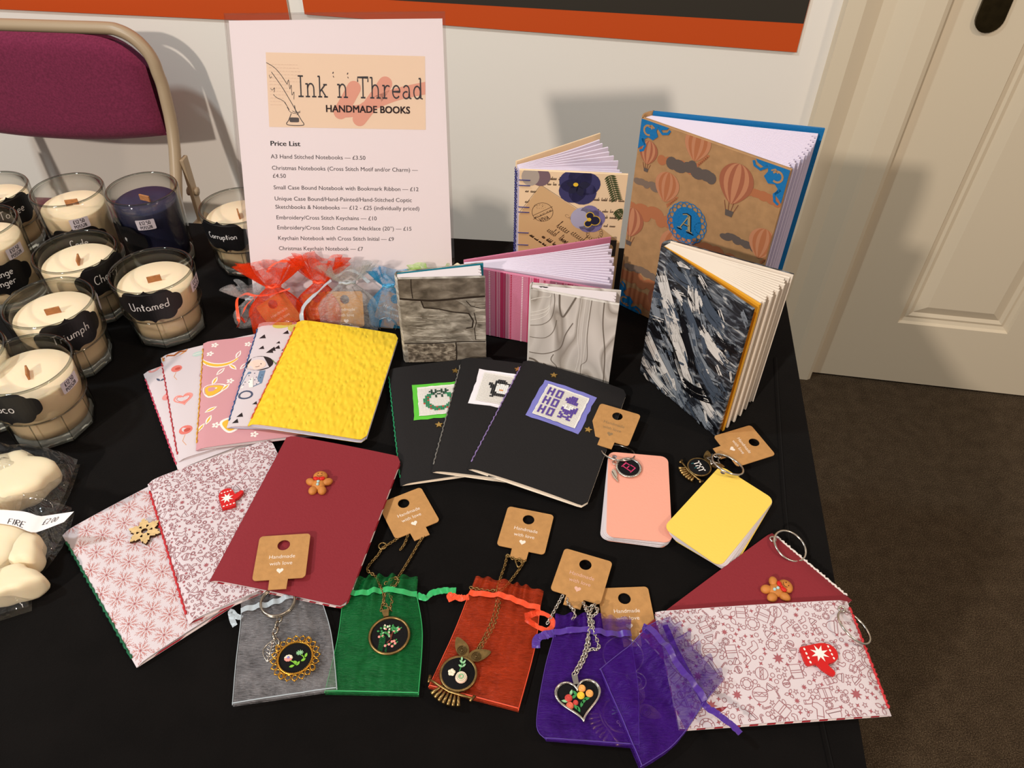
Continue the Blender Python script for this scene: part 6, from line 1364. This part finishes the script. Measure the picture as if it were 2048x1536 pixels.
for k in range(5):
    y = -.005 + .0025 * k; q = .0046 * sin(pi * (y + .0085) / .0165)
    for sg in (-1, 1): m.tube([(0, y, .0004), (sg * q * .5, y + .0012, .0005), (sg * q, y + .0016, .0004)], .00038, silver, 5, T=lT)
m.build('leaf_charm', k1)
# tree pendant necklace
n1_ = thing('necklace', 'bronze chain necklace with a round embroidered tree pendant on the green bag', 'necklace', at(778, 1275))
make_tag(n1_, tagT([(753, 1010), (838, 978), (882, 1040), (795, 1077)], TZ + .0020))
m = MB(); Zc = TZ + .0062
for L in ([(797, 1076, TZ + .002), (778, 1088, TZ + .002), (764, 1096, TZ + .002)], [(762, 1100, TZ + .002), (756, 1110, TZ + .0016), (734, 1138, TZ + .0016), (750, 1152, TZ + .0016), (760, 1172), (768, 1192), (762, 1222)], [(848, 1072, TZ + .002), (838, 1086, TZ + .0016), (818, 1120, TZ + .0016), (798, 1152, TZ + .002), (780, 1175), (770, 1190), (768, 1205), (784, 1222)], [(816, 1070, TZ + .002), (808, 1090, TZ + .0016), (800, 1100, TZ + .0016)], [(770, 1168), (786, 1156), (798, 1160), (790, 1172), (776, 1182), (784, 1200), (778, 1222)]): chain_mesh(m, pxs(L, Zc), brass, .0030, .00045)
m.tube(ring_pts(at(765, 1092, TZ + .0022), .0030), .0006, brass, 6, True); m.build('chain', n1_)
tT = oT((779, 1273), (773, 1236), TZ + .0060) @ Matrix.Scale(.79, 4); m = MB(); m.lathe([(.0002, .0001), (.0182, .0001), (.0190, .0010), (.0190, .0024), (.0178, .0032), (.0168, .0026), (.0166, .0012)], brass, 56, tT)
m.prism([(-.0022, .0190), (.0022, .0190), (.0036, .0262), (-.0036, .0262)], .0006, .0036, brass, tT); pd = m.build('pendant', n1_)
m = MB(); m.lathe([(.0002, .0014), (.0167, .0014)], felt, 40, tT); rg = random.Random(5)
m.tube([(.001, -.004, .0016), (.0015, .000, .0018), (-.002, .004, .0018)], .0008, rosec['brown'], 5, T=tT); m.tube([(.0015, -.002, .0016), (.004, .004, .0018)], .0007, rosec['brown'], 5, T=tT); m.tube([(.0008, -.004, .0016), (-.003, -.0065, .0018)], .0006, rosec['brown'], 5, T=tT)
for i in range(46):
    a = rg.uniform(0, tau); r_ = sqrt(rg.random()); x, y = .0095 * r_ * cos(a), .0048 + .0062 * r_ * sin(a); m.ball((x, y, .0020), .0012, rosec[rg.choice(('green', 'green', 'mint', 'green', 'cream', 'pink'))], 1.1, .8, .5, 5, tT, a)
for x, y in ((-.005, -.009), (-.0015, -.0085), (.001, -.011), (.0035, -.0065), (.004, -.009), (.0015, -.0065), (-.009, .001), (.0095, .004)): m.ball((x, y, .0019), .0013, rosec['pink'], 1, 1, .5, 6, tT); leaf3(m, x + .0018, y + .0008, .0014, .0026, .0012, .5, rosec['green'], tT)
m.build('embroidery', pd)
# owl necklace
n2_ = thing('necklace', 'bronze chain necklace with an owl pendant on the orange bag', 'necklace', at(915, 1340))
make_tag(n2_, tagT([(1017, 1011), (1108, 1029), (1089, 1113), (992, 1093)], TZ + .0018))
m = MB()
for L in ([(1014, 1110, TZ + .002), (1010, 1130, TZ + .0016), (1000, 1158, TZ + .003), (994, 1180), (993, 1205), (984, 1240), (968, 1275), (952, 1304)], [(1050, 1120, TZ + .002), (1036, 1142, TZ + .0016), (1016, 1168, TZ + .003), (1002, 1184), (998, 1210), (990, 1245), (974, 1278), (957, 1304)], [(940, 1175), (955, 1178), (975, 1182), (992, 1180), (1004, 1176)], [(1014, 1110, TZ + .002), (1024, 1116, TZ + .002), (1044, 1124, TZ + .002), (1052, 1122, TZ + .002)]): chain_mesh(m, pxs(L, TZ + .0060), brass, .0030, .00045)
m.tube(smooth(pxs([(1030, 1120), (1036, 1134), (1044, 1128), (1040, 1118), (1030, 1120)], TZ + .003), 4), .0007, brass, 6); m.build('chain', n2_)
def owl1art(m, T):
    R2 = T @ Matrix.Rotation(radians(34), 4, 'Z')
    m.ball((.0015, -.0040, .0008), .0042, rosec['blush'], 1, 1, .4, 8, R2)
    for r_ in (.0034, .0024, .0014): m.tube([(.0015 + r_ * cos(tau * i / 14), -.0040 + r_ * sin(tau * i / 14), .0022 + (.0042 - r_) * .25) for i in range(14)], .0004, rosec['cream'] if r_ > .002 else rosec['mint'], 5, True, R2)
    for k in range(5): a = tau * k / 5; m.ball((-.0045 + .0014 * cos(a), .0010 + .0014 * sin(a), .0006), .0014, rosec['cream'], 1, 1, .5, 5, R2)
    m.tube([(.001, .001, .0004), (.003, .005, .0005), (.0035, .0085, .0004)], .0004, rosec['green'], 5, T=R2)
    for x, y, r0 in ((.002, .0045, 2.4), (.0045, .0045, .6), (.003, .0075, 2.2), (.005, .007, .8), (.0036, .0095, 1.4)): leaf3(m, x, y, .0003, .0034, .0014, r0, rosec['mint'], R2)
owl(n2_, oT((917, 1349), (940, 1305), TZ + .0074), .0164, owl1art)
# heart necklace
n3_ = thing('necklace', 'silver chain necklace with an embroidered heart pendant on the violet bag', 'necklace', at(1160, 1390))
make_tag(n3_, tagT([(1125, 1097), (1225, 1124), (1204, 1213), (1101, 1179)], TZ + .0040), foil_pink)
m = MB(); Zs = TZ + .0105
for L in ([(1126, 1190, TZ + .004), (1114, 1212, TZ + .003), (1103, 1232, TZ + .004), (1094, 1248, TZ + .004)], [(1132, 1196, TZ + .004), (1138, 1210, TZ + .006), (1146, 1218), (1150, 1232), (1144, 1240)], [(1166, 1205, TZ + .006), (1174, 1222), (1178, 1245), (1176, 1270), (1170, 1300), (1160, 1325), (1146, 1350)], [(1190, 1208, TZ + .006), (1180, 1226), (1186, 1248), (1176, 1265), (1178, 1290), (1168, 1320), (1152, 1348)], [(1180, 1240), (1190, 1268), (1198, 1298), (1186, 1298), (1174, 1302)], [(1170, 1218, TZ + .008), (1186, 1212, TZ + .008), (1196, 1222), (1184, 1234)]): chain_mesh(m, pxs(L, Zs), silver, .0034, .00055)
m.build('chain', n3_)
hT = oT((1157, 1396), (1148, 1352), TZ + .0100) @ Matrix.Scale(.80, 4); m = MB(); hp_ = [(x, y) for x, y in heartpts(0, -.0005, .040, 48)]
hin = [(x * .88, (y + .0005) * .88 - .0005) for x, y in hp_]
m.prism(hp_, .0, .0022, silver, hT, None, [hin]); m.tube([(x * .95, y * .95, .0022) for x, y in hp_], .0011, silver, 8, True, hT)
m.prism([(-.0022, .0105), (.0022, .0105), (.0026, .0185), (-.0026, .0185)], .0008, .0036, silver, hT); pd = m.build('pendant', n3_)
m = MB(); m.prism(hin, .0002, .0012, felt, hT); uT = hT @ Matrix.Rotation(-.1, 4, 'Z')
for i, (x, y, c_) in enumerate(((.0035, .0075, 'peach'), (.0095, .0030, 'peach'), (.0020, .0015, 'yellow'), (-.0085, -.0005, 'red'), (-.0080, -.0070, 'coral'), (-.0030, -.0045, 'red'))): bead_rose(m, (x, y, .0014), .0034 if i != 5 else .0024, rosec[c_], uT, rosec[c_], i)
for x, y, r0 in ((-.0025, .0035, 2.2), (-.012, -.003, 3.0), (-.004, .0005, .5), (.004, -.0035, .8), (.0065, -.0015, .2), (-.003, -.0085, 2.2), (-.001, -.010, 1.9), (.002, -.0060, 1.2), (-.006, .004, 1.2)): leaf3(m, x, y, .0012, .0058, .0024, r0, rosec['green' if x > -.005 else 'mint'], uT)
m.build('embroidery', pd)

# ------------------------------------------------------------------ small bags gathered upright against the sign
soft = dict(org, blue=organza('sky_organza', (60, 160, 214), .40, .08), lime=organza('lime_organza', (176, 214, 110), .45, .08), silver=organza('pearl_organza', (196, 196, 196), .28, .12), red=organza('flame_organza', (236, 66, 14), .48, .06))
ribc = dict(rib, blue=mat('sky_satin', (90, 180, 226), .35, spec=.6), lime=mat('lime_satin', (186, 220, 120), .35, spec=.6), silver=rib['grey'], red=rib['orange'])
def pouch(label, col, base, az, lean_, w, hb, hr, dep, seed, tails=(), content=None, fan_w=1.0, bend=0.0):
    p = at(*base, TZ); t = thing('drawstring_bag', label, 'drawstring bag', Vector((p.x, p.y, TZ)), 'small filled drawstring bags by the sign')
    T = Matrix.Translation((p.x, p.y, TZ + .001)) @ Matrix.Rotation(az, 4, 'Z') @ Matrix.Rotation(-lean_, 4, 'X')
    def prof(v):       # half width, half depth, height, ruffle amount
        if v < .66: k = v / .66; return (w / 2 * (.90 + .10 * sin(pi * min(1, k * 1.1))) * (1 - .80 * max(0, (k - .45) / .55) ** 1.7), dep * (.30 + .70 * sin(pi * min(.96, k * .9 + .06))), hb * k, .05 + .35 * k * k)
        k = (v - .66) / .34; return (w * (.10 + .42 * fan_w * k ** .75), dep * (.30 + .75 * k), hb + hr * k, .45 + .6 * k)
    def fn(u, v):
        a = tau * u; hw, hd, z, rf = prof(v); q = 1 + rf * .28 * sin(a * 11 + seed + 2 * noise.noise(Vector((cos(a) * 2, sin(a) * 2, v * 3 + seed)))) * (v > .25)
        n = noise.noise(Vector((cos(a) * 1.8 + seed, sin(a) * 1.8, v * 5))) ; k2 = (v - .66) / .34 if v > .66 else 0
        cx = abs(cos(a)) ** .7 * (1 if cos(a) > 0 else -1)
        return T @ Vector((hw * cx * q + bend * z * z / .004 + .0012 * n, hd * sin(a) * q + .0022 * n * (v < .66) + .006 * k2 * sin(a), z + (.006 * k2 * (noise.noise(Vector((a * 2.4, seed, 0))) + .4 * sin(a * 7)))))
    m = MB(); m.grid(fn, 132, 44, soft[col], True, None, True); m.build('pouch', t)
    m = MB(); nk = [T @ Vector((w * .125 * cos(a), dep * .36 * sin(a), hb + .0006 * sin(a * 5))) for a in [tau * i / 24 for i in range(25)]]
    m.tube(nk, .0014, ribc[col], 8)
    for L, wd in tails: ribbon(m, [at(*q) for q in L], wd, ribc[col], seed + .3, 40, .0008)
    m.build('ribbon', t)
    if content:
        rot_, sc_, dx, dz = content; k = thing('tagged_charm', content_label[label], 'keychain', T @ Vector((dx, 0, .002)), None)
        T2 = T @ Matrix.Translation((dx, .001, dz)) @ Matrix.Rotation(pi / 2, 4, 'X') @ Matrix.Rotation(rot_, 4, 'Z')
        make_tag(k, T2, None, True, sc_)
        m = MB(); m.tube([T2 @ Vector((.010 * cos(tau * i / 24), -.024 * sc_ + .008 * sin(tau * i / 24), .002)) for i in range(24)], .0006, silver, 6, True); m.build('ring', k)
    return t
content_label = {}
def P2(label, clabel, *a, **k): content_label[label] = clabel; return pouch(label, *a, **k)
z3 = TZ
pouch('flat grey sheer bag behind the orange bags', 'silver', (516, 652), .3, .35, .044, .030, .014, .009, 5.1)
P2('orange sheer gift bag next to the grey one, behind it', 'kraft tag and charm inside the rear orange bag', 'red', (642, 655), -.1, .42, .050, .048, .024, .012, 2.2, (([(604, 530, z3 + .058), (570, 522, z3 + .062), (545, 530, z3 + .060), (534, 545, z3 + .056)], .003), ([(604, 522, z3 + .06), (612, 520, z3 + .062)], .003)), (.2, .80, -.002, .020))
P2('orange sheer gift bag in front, with long ribbon tails', 'kraft tag and charm inside the front orange bag', 'red', (560, 668), .12, .40, .056, .050, .024, .014, 1.4, (([(580, 577, z3 + .048), (545, 588, z3 + .044), (512, 592, z3 + .040), (492, 588, z3 + .036), (474, 600, z3 + .030), (477, 640, z3 + .016), (476, 654, z3 + .006)], .0036), ([(512, 592, z3 + .040), (494, 610, z3 + .030), (484, 632, z3 + .018), (490, 645, z3 + .010)], .0034), ([(510, 594, z3 + .040), (504, 622, z3 + .024), (492, 644, z3 + .010)], .0034)), (.50, .86, .002, .022))
P2('grey sheer gift bag with a looping satin ribbon', 'kraft tag and chain inside the grey gift bag', 'silver', (702, 664), .05, .42, .062, .052, .018, .012, 3.3, (([(662, 560, z3 + .052), (640, 580, z3 + .044), (608, 612, z3 + .030), (604, 640, z3 + .020), (622, 662, z3 + .019), (640, 672, z3 + .0185)], .0042), ([(668, 556, z3 + .052), (690, 542, z3 + .056), (712, 544, z3 + .055), (738, 565, z3 + .048)], .0042)), (.0, .95, -.004, .0235), .8)
P2('sky blue sheer gift bag beside the stone-print book', 'kraft tag inside the blue gift bag', 'blue', (778, 655), -.05, .42, .042, .044, .015, .011, 4.4, (([(768, 570, z3 + .044), (780, 570, z3 + .046), (788, 568, z3 + .046)], .003),), (-.3, .80, .004, .020), .8)
pouch('lime green sheer gift bag hidden behind the stone-print book', 'lime', (872, 655), .0, .42, .046, .046, .016, .012, 6.2)
